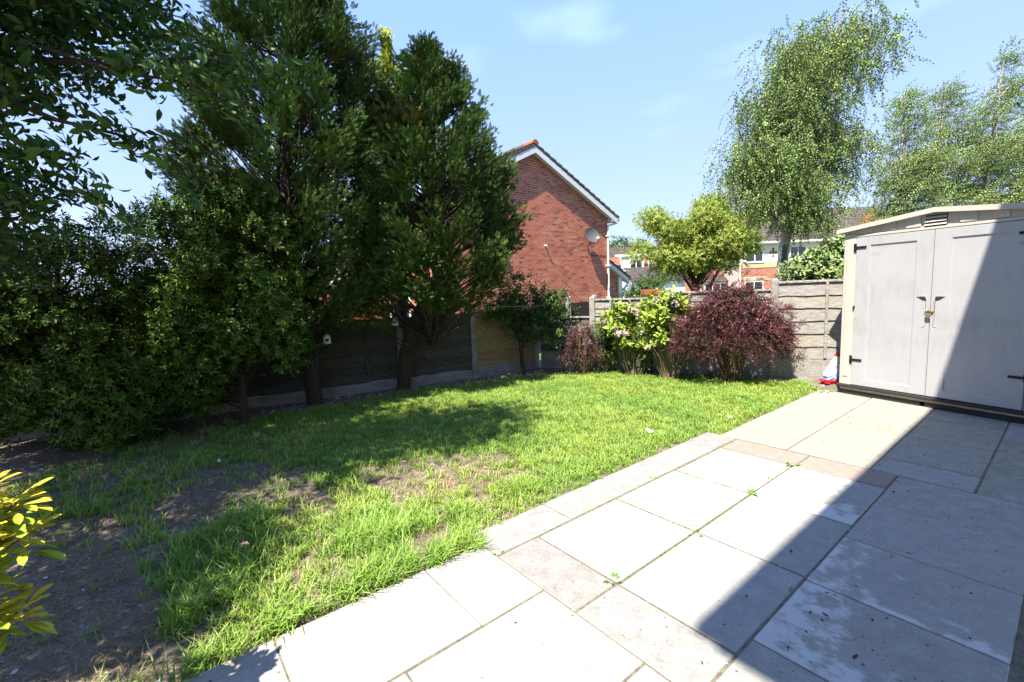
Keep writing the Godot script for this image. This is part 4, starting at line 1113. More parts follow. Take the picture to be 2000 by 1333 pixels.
func clump_tree(t: Node3D, trunk: Array, tr: Array, balls: Array, per: float, meshes: Array, leafm: Material, barkm: Material, tone: float, pose: int, sc := Vector2(0.8, 1.2), limb := 0.03, trunk_from := 0.35, shell := 0.45) -> void:
	# tapered trunk, a limb to every clump of leafy twigs; pose 0 leans outwards, 1 stands upright, 2 keeps its heading
	if trunk.size():
		var tb := MB.new()
		tb.tube(trunk, tr, 9)
		part(t, "trunk", tb.done(), barkm)
	var lb := MB.new()
	var xs := []; var cs := []
	for bl in balls:
		for i in int(per * bl[2]):
			var c := fill_ball(bl[0], bl[1], shell)
			var k: float = rv(trunk_from, 1.0) * (trunk.size() - 1)
			var j := mini(int(k), trunk.size() - 2)
			var s: Vector3 = (trunk[j] as Vector3).lerp(trunk[j + 1], k - j)
			if s.y > c.y - 0.1: s = (trunk[0] as Vector3).lerp(s, clampf((c.y - 0.2) / maxf(s.y, 0.1), maxf(0.15, trunk_from), 1.0))
			var r0: float = minf(limb * rv(0.5, 1.0), lerpf(tr[j], tr[j + 1], k - j) * 0.6)
			var mid := s.lerp(c, 0.5) + UP * s.distance_to(c) * 0.08 + rdir() * s.distance_to(c) * 0.07
			lb.tube([s, mid, c], [r0, r0 * 0.55, r0 * 0.15], 4, false)
			var z := rv(sc.x, sc.y)
			if pose == 0: xs.append(aim(c, UP * 0.55 + (c - bl[0]).normalized() + rdir() * 0.3, rv(0, TAU), z))
			elif pose == 1: xs.append(aim(c, UP + rdir() * 0.15, rv(0, TAU), z))
			else: xs.append(Transform3D(Basis().scaled(Vector3.ONE * z), c))
			var f := rv(1 - tone, 1 + tone)
			cs.append(Color(f * rv(0.93, 1.08), f, f * rv(0.9, 1.1)))
	part(t, "limbs", lb.done(), barkm).set_meta("kind", "stuff")
	spread_out(t, "crown", meshes, leafm, xs, cs)
func bunch(l: float, w: float) -> Callable: return func(p): return p.normalized() * l + UP * w + rdir() * 0.5
func tone(k: float) -> Callable: return func(): var f := rv(1 - k, 1 + k); return Color(f * rv(0.93, 1.08), f, f * rv(0.9, 1.1))

func frond() -> ArrayMesh:                               # a flat feathery cypress spray along y
	var b := MB.new()
	var cs := [Color(0.062, 0.122, 0.027), Color(0.085, 0.152, 0.033), Color(0.12, 0.19, 0.042), Color(0.05, 0.10, 0.027)]
	var r := RandomNumberGenerator.new()
	r.seed = 9
	for plane in 2:
		var s := Vector3(1, 0, 0).rotated(UP, plane * 1.3)
		for i in 9:
			var t := (i + 0.5) / 9.0
			for sg in [-1.0, 1.0]:
				var l := 0.42 * (1.0 - t * 0.7) * r.randf_range(0.75, 1.2)
				var d: Vector3 = (s * sg * 0.75 + UP * 0.8 + s.cross(UP) * r.randf_range(-0.35, 0.35)).normalized()
				var o := UP * t * 0.75
				var wd := d.cross(s.cross(UP)).normalized() * 0.034
				b.col = cs[r.randi() % 4]
				b.quad(o - wd * 0.6, o + d * l * 0.55 - wd, o + d * l, o + d * l * 0.5 + wd)
	b.col = Color(0.06, 0.115, 0.03)
	b.quad(Vector3(-0.02, 0, 0), Vector3(0.02, 0, 0), Vector3(0.012, 0.9, 0), Vector3(-0.012, 0.9, 0))
	return b.done()
func conifer(called: String, label: String, at: Vector3, top: Vector3, prof: Array, branches: int, stems: int, golden: float, fr: Array, low: float, brown: Array, gold: Array) -> void:
	# prof: [[height, radius, centre offset x, centre offset z]]
	var t := thing(called, label, "conifer", at)
	var H := top.y
	var P2 := func(h: float) -> Array:
		for i in prof.size() - 1:
			if h <= prof[i + 1][0]:
				var k: float = clampf((h - prof[i][0]) / (prof[i + 1][0] - prof[i][0]), 0, 1)
				return [lerpf(prof[i][1], prof[i + 1][1], k), lerpf(prof[i][2], prof[i + 1][2], k), lerpf(prof[i][3], prof[i + 1][3], k)]
		return [0.05, top.x, top.z]
	for s in stems:
		var b := MB.new()
		var pts := []; var rs := []
		var off := Vector3(rv(-0.1, 0.1), 0, rv(-0.1, 0.1)) if s else Vector3.ZERO
		for i in 9:
			var h := H * 0.93 * i / 8.0
			var q: Array = P2.call(h)
			var k := minf(1.0, h / 1.6)
			pts.append(Vector3(q[1] * k, h, q[2] * k) + off * (1 + h * 0.9) + Vector3(rv(-0.03, 0.03), 0, rv(-0.03, 0.03)))
			rs.append((0.10 if s == 0 else 0.05) * (1.0 - i / 9.0) + 0.008)
		pts[0].y = -0.05
		b.tube(pts, rs, 8)
		part(t, "trunk", b.done(), M.bark)
	var lb := MB.new()
	var xs := []; var cs := []; var gx := []; var gc := []; var bx := []; var bc := []
	for i in branches:
		var h: float = low + (H - low) * pow((i + rng.randf()) / branches, 0.9)
		var q: Array = P2.call(h)
		var a := rv(0, TAU)
		var out := Vector3(cos(a), 0, sin(a))
		var ax := Vector3(q[1], h, q[2])
		var rad: float = q[0] * (rv(0.78, 1.1) if rng.randf() < 0.7 else rv(0.4, 0.8))
		var tip := ax + out * rad
		var s := Vector3(q[1] * 0.9, maxf(h - rad * rv(0.5, 0.9), 0.3), q[2] * 0.9)
		lb.tube([s, s.lerp(tip, 0.5) - UP * rad * 0.06, tip], [0.018, 0.012, 0.004], 4, false)
		var f := rv(0.72, 1.25)
		var x := aim(tip - out * 0.14, out * rv(0.55, 1.0) + UP * rv(0.45, 0.95) + rdir() * 0.2, rv(0, TAU), rv(0.75, 1.25) * clampf(0.55 + rad * 0.5, 0.5, 1.0))
		if rng.randf() < golden: gx.append(x); gc.append(Color(f, f, f))
		elif rng.randf() < 0.04: bx.append(x); bc.append(Color(f, f, f))
		else: xs.append(x); cs.append(Color(f * rv(0.95, 1.12), f, f))
	part(t, "limbs", lb.done(), M.bark).set_meta("kind", "stuff")
	spread_out(t, "crown", fr, M.needle, xs, cs)
	if bx.size(): spread_out(t, "browned_foliage", brown, M.needle, bx, bc)
	if gx.size(): spread_out(t, "golden_foliage", gold, M.needle_gold, gx, gc)
func conifers() -> void:
	var f1 := frond()
	var shape := func(p): return Vector3(p.x * 3.2, 0.9, p.z * 3.2) + rdir() * 0.3
	var brown := clumps(f1, 40, Vector3(0.17, 0.30, 0.17), shape, Vector2(0.10, 0.16), tinted(1.9, 1.0, 1.0, 0.4), 2)
	var gold := clumps(f1, 40, Vector3(0.15, 0.30, 0.15), shape, Vector2(0.10, 0.16), tinted(6.0, 3.5, 1.4, 0.25), 2)
	var fr := clumps(f1, 92, Vector3(0.17, 0.32, 0.14), func(p): return Vector3(p.x * 3.2, 0.85, p.z * 3.2) + rdir() * 0.35, Vector2(0.065, 0.115), tone(0.3), 6)
	conifer("conifer_tree", "taller dark green conifer rising beside the clipped evergreen shrub", Vector3(-2.85, 0, -6.40), Vector3(0.25, 6.15, -0.1), [[0.0, 0.25, 0, 0], [1.0, 0.75, 0, 0.2], [1.8, 1.15, -0.1, 0.15], [2.6, 1.30, -0.15, 0.1], [3.4, 1.30, -0.12, 0.0], [4.2, 1.16, 0.02, -0.05], [5.0, 0.92, 0.12, -0.1], [5.5, 0.66, 0.2, -0.1], [5.9, 0.40, 0.22, -0.1], [6.3, 0.08, 0.25, -0.1]], 470, 3, 0.0, fr, 1.1, brown, gold)
	conifer("conifer_tree", "broad dark green conifer with bare lower stems beside the brick gable", Vector3(-1.75, 0, -7.12), Vector3(0.62, 5.15, -0.1), [[0.0, 0.2, 0, 0], [1.2, 0.85, 0.45, 0.15], [1.7, 1.08, 0.65, 0.1], [2.3, 1.26, 0.68, 0.0], [3.0, 1.22, 0.62, 0.0], [3.7, 1.02, 0.6, -0.05], [4.3, 0.74, 0.62, -0.1], [4.8, 0.44, 0.65, -0.1], [5.3, 0.10, 0.66, -0.1]], 410, 3, 0.0, fr, 1.2, brown, gold)
	conifer("golden_conifer", "narrow golden yellow conifer peeping up between the two green ones", Vector3(-2.0, 0, -8.35), Vector3(0.05, 5.95, 0), [[0.0, 0.2, 0, 0], [2.5, 0.6, 0, 0], [4.0, 0.55, 0, 0], [5.0, 0.42, 0.02, 0], [5.6, 0.2, 0.05, 0], [6.05, 0.04, 0.05, 0]], 110, 1, 0.7, fr, 2.0, brown, gold)

func tinted(r: float, g: float, b: float, k: float) -> Callable: return func(): var f := rv(1 - k, 1 + k); return Color(r * f * rv(0.93, 1.08), g * f, b * f * rv(0.9, 1.1))
func plants() -> void:
	# cherry leaning in over the soil, trunk off the lawn's corner
	var t := thing("cherry_tree", "cherry tree with drooping pointed leaves hanging over the shaded soil", "tree")
	var cherry := sprig(9, 0.096, 0.04, 0.26, [Color(0.042, 0.092, 0.02), Color(0.056, 0.115, 0.024), Color(0.034, 0.076, 0.018), Color(0.075, 0.135, 0.028)], 4, 0.3, 0.8, Color(0.07, 0.04, 0.03), UP, 0.55)
	var cc := clumps(cherry, 17, Vector3(0.36, 0.26, 0.36), func(p): return Vector3(p.x, -0.06, p.z).normalized() * 1.1 + rdir() * 0.45, Vector2(0.7, 1.1), tone(0.25))
	var tr := [Vector3(-5.2, -0.05, -1.9), Vector3(-5.1, 0.8, -1.95), Vector3(-4.7, 1.7, -2.1), Vector3(-4.2, 2.5, -2.3), Vector3(-3.6, 3.3, -2.5), Vector3(-3.0, 3.9, -2.8)]
	clump_tree(t, tr, [0.13, 0.12, 0.10, 0.085, 0.06, 0.03], [[Vector3(-3.9, 3.9, -2.2), Vector3(1.4, 1.4, 1.7), 1.0], [Vector3(-3.1, 3.6, -2.9), Vector3(0.75, 0.85, 0.95), 0.5], [Vector3(-2.35, 4.95, -2.6), Vector3(0.95, 0.6, 0.95), 0.5], [Vector3(-3.6, 2.5, -2.9), Vector3(0.8, 0.65, 0.7), 0.3], [Vector3(-4.6, 2.6, -3.4), Vector3(1.0, 0.9, 0.9), 0.4], [Vector3(-4.4, 2.6, -0.9), Vector3(1.0, 1.0, 0.8), 0.35], [Vector3(-3.25, 2.9, -0.85), Vector3(0.8, 0.7, 0.9), 0.75], [Vector3(-4.4, 4.2, -4.0), Vector3(1.5, 0.8, 1.0), 0.32], [Vector3(-5.9, 3.1, -3.0), Vector3(1.1, 0.9, 0.9), 0.4]], 92, cc, M.leaf_soft, M.bark, 0.2, 1, Vector2(0.75, 1.15), 0.03)
	var xs := []; var cs := []                            # leafy shoots reaching out over the lawn
	for s in [[Vector3(-2.5, 3.0, -3.0), Vector3(-1.18, 2.86, -3.0)], [Vector3(-2.3, 2.9, -2.9), Vector3(-1.5, 2.62, -2.95)], [Vector3(-2.9, 3.6, -3.9), Vector3(-2.5, 3.75, -4.2)], [Vector3(-2.6, 2.6, -2.8), Vector3(-1.85, 2.25, -2.9)], [Vector3(-3.0, 2.6, -2.7), Vector3(-2.2, 1.95, -2.75)], [Vector3(-2.6, 3.1, -3.2), Vector3(-1.45, 2.98, -3.2)]]:
		var d: Vector3 = s[1] - s[0]
		var mid: Vector3 = s[0] + d * 0.5 + UP * 0.08
		var lb := MB.new()
		lb.tube([s[0] - d * 0.5, s[0], mid, s[1]], [0.016, 0.012, 0.007, 0.003], 5, false)
		part(t, "shoot", lb.done(), M.bark)
		for k in 18:
			var u := rv(0.05, 1.0)
			var p: Vector3 = (s[0] as Vector3).lerp(s[1], u) + UP * 0.08 * sin(PI * u) + rdir() * 0.05
			xs.append(aim(p, d.normalized() * 0.8 + rdir() * 0.7 + Vector3(0, -0.2, 0), rv(0, TAU), rv(0.65, 1.0))); cs.append(vary(Color(1.1, 1.1, 1.0), 0.2))
	many(t, "shoot_leaves", cherry, M.leaf_soft, xs, cs)
	# evergreen shrubs on the shaded side
	var ever := sprig(10, 0.055, 0.022, 0.09, [Color(0.06, 0.115, 0.016), Color(0.08, 0.14, 0.02), Color(0.045, 0.092, 0.016), Color(0.12, 0.18, 0.025)], 6, 0.1, 1.0)
	var ec := clumps(ever, 36, Vector3(0.23, 0.17, 0.23), bunch(0.7, 0.9), Vector2(0.8, 1.3), tone(0.25), 5)
	var sh := [["large rounded evergreen shrub with small glossy leaves before the conifers", Vector3(-3.30, 0, -5.40), [[Vector3(0.1, 1.85, -0.05), Vector3(0.72, 0.95, 0.62), 1.1], [Vector3(0.30, 1.15, 0.05), Vector3(0.55, 0.50, 0.5), 0.5], [Vector3(-0.6, 1.45, 0.1), Vector3(0.8, 1.15, 0.6), 1.1], [Vector3(-0.5, 0.75, 0.25), Vector3(0.6, 0.5, 0.4), 0.5]]], ["dense evergreen shrub reaching the ground under the cherry tree", Vector3(-4.9, 0, -5.0), [[Vector3(0, 1.2, 0), Vector3(0.9, 1.25, 0.7), 1.5], [Vector3(-1.0, 1.3, 0.1), Vector3(0.9, 1.25, 0.7), 1.2], [Vector3(0.55, 0.5, 0.15), Vector3(0.6, 0.5, 0.5), 0.55]]]]
	for s in sh:
		t = thing("evergreen_shrub", s[0], "shrub", s[1])
		clump_tree(t, [Vector3(0, -0.05, 0), Vector3(0.05, 0.7, 0), Vector3(0.0, 1.5, 0.05), Vector3(0.05, 2.2, 0)], [0.05, 0.045, 0.03, 0.015], s[2], 72, ec, M.leaf_gloss, M.bark, 0.22, 0, Vector2(0.85, 1.25), 0.02, 0.2)
	# small fruit tree in the corner
	t = thing("fruit_tree", "small dark leaved fruit tree in the fence corner beside the golden panel", "tree", Vector3(0.18, 0, -8.12))
	var fl := sprig(8, 0.06, 0.034, 0.15, [Color(0.055, 0.11, 0.026), Color(0.072, 0.135, 0.032), Color(0.09, 0.16, 0.04)], 8, 0.25, 0.9)
	var fc := clumps(fl, 11, Vector3(0.15, 0.12, 0.15), bunch(0.9, 0.4), Vector2(0.7, 1.15), tone(0.2), 4)
	clump_tree(t, [Vector3(0, -0.05, 0), Vector3(-0.02, 0.5, 0), Vector3(-0.08, 1.0, 0.02), Vector3(-0.12, 1.5, 0)], [0.045, 0.036, 0.026, 0.01], [[Vector3(-0.05, 1.45, 0), Vector3(0.36, 0.42, 0.3), 0.7], [Vector3(0.45, 1.2, 0.05), Vector3(0.42, 0.32, 0.3), 0.8], [Vector3(-0.42, 1.15, 0.05), Vector3(0.3, 0.28, 0.25), 0.3], [Vector3(0.5, 0.78, 0.2), Vector3(0.25, 0.22, 0.2), 0.35], [Vector3(0.1, 0.95, 0), Vector3(0.4, 0.35, 0.3), 0.5]], 34, fc, M.leaf_soft, M.bark, 0.2, 0, Vector2(0.75, 1.15), 0.014, 0.3)
	barberries()
	hydrangeas()
	t = thing("green_shrub", "small dark green shrub growing between the two hydrangeas", "shrub", Vector3(2.32, 0, -7.52))
	clump_tree(t, [Vector3(0, -0.05, 0), Vector3(0, 0.4, 0), Vector3(0.02, 0.8, 0)], [0.02, 0.016, 0.008], [[Vector3(0.0, 0.85, 0), Vector3(0.24, 0.22, 0.2), 1.0], [Vector3(-0.3, 0.42, 0.05), Vector3(0.3, 0.3, 0.15), 0.6]], 26, fc, M.leaf_soft, M.bark, 0.2, 0, Vector2(0.6, 0.9), 0.008, 0.3)
	t = thing("green_shrub", "low leafy green shrub between the small barberry and the flowering hydrangea", "shrub", Vector3(1.66, 0, -7.82))
	clump_tree(t, [Vector3(0, -0.05, 0), Vector3(0, 0.3, 0), Vector3(0.02, 0.7, 0)], [0.02, 0.016, 0.008], [[Vector3(0.0, 0.55, 0), Vector3(0.26, 0.4, 0.18), 1.0]], 34, fc, M.leaf_soft, M.bark, 0.2, 0, Vector2(0.6, 0.9), 0.008, 0.3)
	# glossy shrub over the back fence
	t = thing("viburnum_hedge", "pale green big leaved shrub rising above the grey fence beside the shed", "shrub", Vector3(5.75, 0, -8.3))
	var vib := sprig(8, 0.10, 0.05, 0.13, [Color(0.16, 0.235, 0.075), Color(0.21, 0.285, 0.105), Color(0.125, 0.195, 0.06), Color(0.27, 0.33, 0.15)], 11, 0.15, 1.0)
	var vc := clumps(vib, 16, Vector3(0.2, 0.15, 0.2), bunch(0.8, 0.7), Vector2(0.7, 1.1), tone(0.2), 4)
	clump_tree(t, [Vector3(0, -0.05, 0), Vector3(0, 0.8, 0), Vector3(0.05, 1.6, 0)], [0.06, 0.05, 0.03], [[Vector3(0.0, 1.35, 0), Vector3(0.78, 0.80, 0.6), 1.1], [Vector3(0.75, 1.5, -0.1), Vector3(0.8, 0.8, 0.6), 0.9], [Vector3(-0.45, 1.3, 0.1), Vector3(0.4, 0.45, 0.4), 0.4]], 70, vc, M.leaf_gloss, M.bark, 0.18, 0, Vector2(0.85, 1.2), 0.02, 0.2)
	# yellow green tree before the far houses
	t = thing("acer_tree", "spreading yellow green tree with a dark forked trunk before the far houses", "tree", Vector3(9.0, -0.1, -22))
	var ac := sprig(11, 0.12, 0.07, 0.34, [Color(0.33, 0.40, 0.085), Color(0.385, 0.445, 0.11), Color(0.27, 0.345, 0.065), Color(0.45, 0.49, 0.16)], 14, 0.2, 1.0)
	var acc := clumps(ac, 17, Vector3(0.46, 0.28, 0.46), bunch(0.9, 0.35), Vector2(0.65, 1.05), tone(0.18), 4)
	for f in [[Vector3(0.1, -0.1, 0), Vector3(0, 0.9, 0), Vector3(-0.5, 1.7, 0), Vector3(-1.0, 2.4, 0.1)], [Vector3(0.05, 0.5, 0), Vector3(0.5, 1.2, 0.05), Vector3(0.9, 2.0, 0.1), Vector3(1.5, 2.8, 0)]]:
		var b := MB.new()
		b.tube(f, [0.11, 0.09, 0.065, 0.035], 8)
		part(t, "trunk", b.done(), M.bark)
	var lobes := []
	for i in 44:
		var c := fill_ball(Vector3(0.0, 3.6, 0.1), Vector3(2.75, 1.75, 1.7), 0.45)
		if c.y < 2.5: c.y = 2.5 + rv(0, 0.4)
		lobes.append([c, Vector3(rv(0.6, 1.0), rv(0.35, 0.55), rv(0.6, 0.9)), rv(0.7, 1.3)])
	clump_tree(t, [Vector3(0, 0.8, 0), Vector3(-0.1, 1.6, 0), Vector3(0.1, 2.6, 0), Vector3(0.1, 4.2, 0)], [0.08, 0.07, 0.05, 0.02], lobes, 17, acc, M.leaf_bright, M.bark, 0.16, 0, Vector2(0.6, 1.05), 0.016, 0.1, 0.4)
	# dark bush under it
	t = thing("garden_bush", "dark green bush before the white garage", "shrub", Vector3(4.3, 0, -15.5))
	clump_tree(t, [Vector3(0, -0.05, 0), Vector3(0, 0.6, 0), Vector3(0.1, 1.4, 0)], [0.05, 0.04, 0.02], [[Vector3(0, 1.15, 0), Vector3(0.6, 0.6, 0.5), 0.7], [Vector3(0.6, 1.45, 0), Vector3(0.5, 0.35, 0.5), 0.4]], 40, fc, M.leaf_soft, M.bark, 0.2, 0, Vector2(1.1, 1.7), 0.015, 0.3)
	birches()
	# far treeline
	var farleaf := clumps(sprig(10, 0.5, 0.3, 0.9, [Color(0.10, 0.165, 0.05), Color(0.13, 0.20, 0.06)], 19, 0.2, 1.0), 9, Vector3(0.9, 0.6, 0.9), bunch(0.9, 0.4), Vector2(0.5, 0.9), tone(0.2), 3)
	for q in [[16.5, 9.6], [19.5, 10.2], [23.5, 9.4], [12.0, 8.8]]:
		t = thing("distant_tree", "distant round green tree behind the dormer house roof", "tree", Vector3(q[0], -0.1, -82), "distant trees")
		clump_tree(t, [Vector3(0, 0, 0), Vector3(0, 3, 0), Vector3(0, 6, 0)], [0.3, 0.25, 0.12], [[Vector3(0, q[1] - 3.2, 0), Vector3(2.3, 3.0, 2.2), 1.0]], 40, farleaf, M.leaf_soft, M.bark, 0.2, 0, Vector2(0.8, 1.2), 0.08)
	# golden leaved shrub at the patio's near corner
	t = thing("golden_shrub", "golden yellow leaved shrub at the near corner of the patio", "shrub", Vector3(-1.80, -0.33, -1.135))
	t.scale = Vector3.ONE * 1.22
	var gb := MB.new()
	var lf := MB.new()
	for s in [[Vector3(0.30, 1.06, -0.09), 26], [Vector3(0.25, 1.09, -0.06), 22], [Vector3(0.24, 0.98, -0.04), 26], [Vector3(0.32, 0.985, -0.08), 26], [Vector3(0.21, 0.93, -0.08), 24], [Vector3(0.26, 0.94, -0.02), 24], [Vector3(0.25, 0.82, -0.03), 26], [Vector3(0.22, 0.77, 0.0), 24], [Vector3(0.27, 0.79, -0.08), 22], [Vector3(0.24, 1.03, -0.1), 24], [Vector3(0.27, 1.01, -0.03), 24], [Vector3(0.18, 0.88, -0.02), 22], [Vector3(0.2, 0.72, 0.02), 20], [Vector3(0.2, 0.83, -0.1), 22], [Vector3(0.12, 1.05, -0.08), 20], [Vector3(0.1, 0.9, 0.05), 20], [Vector3(0.02, 1.12, 0.0), 20], [Vector3(-0.1, 0.95, 0.1), 20], [Vector3(-0.05, 0.75, -0.12), 20], [Vector3(0.08, 0.62, 0.02), 20], [Vector3(0.15, 0.5, -0.05), 16], [Vector3(-0.2, 1.0, -0.2), 20], [Vector3(-0.15, 0.6, 0.1), 16], [Vector3(-0.1, 1.15, 0.15), 16]]:
		var p: Vector3 = s[0]
		gb.tube([Vector3(rv(-0.05, 0.05), 0.25, rv(-0.05, 0.05)), p * Vector3(0.1, 0.7, 0.5), p * Vector3(0.6, 0.9, 0.9), p], [0.010, 0.008, 0.005, 0.003], 5, false)
		for k in int(s[1] * 1.5):
			var a := rv(0, TAU)
			var el := rv(-0.5, 0.8)
			var d := Vector3(cos(a), el, sin(a)).normalized()
			var nn := (UP - d * d.y + rdir() * 0.25)
			nn = (nn - d * nn.dot(d)).normalized()
			var age := clampf(0.4 - el + rv(-0.35, 0.35), 0, 1)
			lf.col = vary(Color(0.52, 0.45, 0.045).lerp(Color(0.22, 0.33, 0.03), clampf(age + 0.12, 0, 1)), 0.15)
			var o := p + d * rv(0.005, 0.03) - UP * age * 0.04
			var l := rv(0.034, 0.058)
			var w := l * 0.42
			var sd := d.cross(nn).normalized()
			var q := []                                    # rounder leaf: five stations
			for m in [[0.0, 0.06], [0.3, 0.7], [0.6, 1.0], [0.85, 0.75], [1.0, 0.05]]:
				q.append([o + d * l * m[0] - nn * l * 0.18 * m[0] * m[0], w * 0.5 * m[1]])
			for m in 4:
				var c0: Vector3 = q[m][0]; var c1: Vector3 = q[m + 1][0]
				for sg in [-1.0, 1.0]:
					var e0: Vector3 = c0 + sd * q[m][1] * sg + nn * q[m][1] * 0.3
					var e1: Vector3 = c1 + sd * q[m + 1][1] * sg + nn * q[m + 1][1] * 0.3
					if sg > 0: lf.quad(c0, c1, e1, e0)
					else: lf.quad(c1, c0, e0, e1)
	part(t, "stems", gb.done(), M.twig).set_meta("kind", "stuff")
	part(t, "foliage", lf.done(), M.leaf_bright).set_meta("kind", "stuff")

func barberries() -> void:
	var red := [Color(0.085, 0.032, 0.038), Color(0.115, 0.042, 0.05), Color(0.062, 0.027, 0.031), Color(0.046, 0.034, 0.025), Color(0.225, 0.085, 0.105)]
	var sp := sprig(14, 0.028, 0.018, 0.16, red, 21, 0.1, 1.1, Color(0.09, 0.03, 0.025))
	var mix := func():
		var f := rv(0.65, 1.2)
		var k := rng.randf()
		return Color(f * 2.6, f * 2.6, f * 2.7) if k < 0.26 else (Color(f * 0.6, f * 2.0, f * 0.75) if k < 0.40 else Color(f, f, f))
	var bc := clumps(sp, 15, Vector3(0.07, 0.17, 0.07), func(p): return Vector3(p.x * 6, 0.8, p.z * 6) + rdir() * 0.6, Vector2(0.6, 1.1), mix, 6)
	var t := thing("barberry_bush", "large rounded dark red barberry bush before the grey fence", "shrub", Vector3(3.30, 0, -6.80))
	var stems := MB.new()
	var xs := []; var cs := []
	for i in 430:
		var a := rv(0, TAU)
		var r := sqrt(rng.randf())
		var ax := Vector3(cos(a) * 0.80 * r, 0, sin(a) * 0.50 * r)
		var y := 1.36 - 0.60 * r * r + rv(-0.12, 0.06)
		var top := ax + UP * y
		var tip := ax * rv(1.02, 1.16) + UP * (y - rv(0.08, 0.34) * (0.3 + r))
		if i < 60:
			var s := Vector3(rv(-0.1, 0.1), 0, rv(-0.08, 0.08))
			stems.tube([s, s.lerp(top, 0.5) + UP * 0.15 - ax * 0.15, top, tip], [0.009, 0.007, 0.004, 0.002], 4, false)
		if i % 13 == 0:                                    # stray shoots break the outline
			var d := (ax * 1.2 + UP * rv(0.1, 0.6) + rdir() * 0.3).normalized()
			for k in 2: xs.append(aim(top + d * (0.10 + k * 0.13), d, rv(0, TAU), 0.8 - k * 0.25)); cs.append(Color(1.25, 1.1, 1.1))
		xs.append(aim(top.lerp(tip, 0.5), (tip - top).normalized() * 0.7 + rdir() * 0.35 + (UP * 0.5 if r < 0.6 else Vector3.ZERO), rv(0, TAU), rv(0.75, 1.2)))
		cs.append(Color.WHITE * rv(0.8, 1.2))
	part(t, "stems", stems.done(), M.twig).set_meta("kind", "stuff")
	spread_out(t, "crown", bc, M.leaf_red, xs, cs)
	t = thing("barberry_bush", "smaller straggly purple barberry bush in the fence corner", "shrub", Vector3(1.28, 0, -7.88))
	stems = MB.new()
	xs = []; cs = []
	for i in 95:
		var a := rv(0, TAU)
		var r := sqrt(rng.randf())
		var ax := Vector3(cos(a) * 0.38 * r, 0, sin(a) * 0.26 * r)
		var top := ax + UP * (1.0 - 0.3 * r + rv(-0.35, 0.08))
		var tip := ax * rv(1.0, 1.4) + UP * (top.y - rv(0.1, 0.45))
		var s := Vector3(rv(-0.06, 0.06), 0, rv(-0.05, 0.05))
		if i % 2: stems.tube([s, s.lerp(top, 0.6) + UP * 0.05, top, tip], [0.008, 0.006, 0.004, 0.002], 4, false)
		xs.append(aim(top.lerp(tip, rv(0.3, 0.7)), (tip - top).normalized() * 0.7 + rdir() * 0.4, rv(0, TAU), rv(0.6, 1.0)))
		var f := rv(0.8, 1.3)
		cs.append(Color(f, f * 1.3, f * 1.25))
	part(t, "stems", stems.done(), M.twig).set_meta("kind", "stuff")
	spread_out(t, "crown", bc, M.leaf_red, xs, cs)
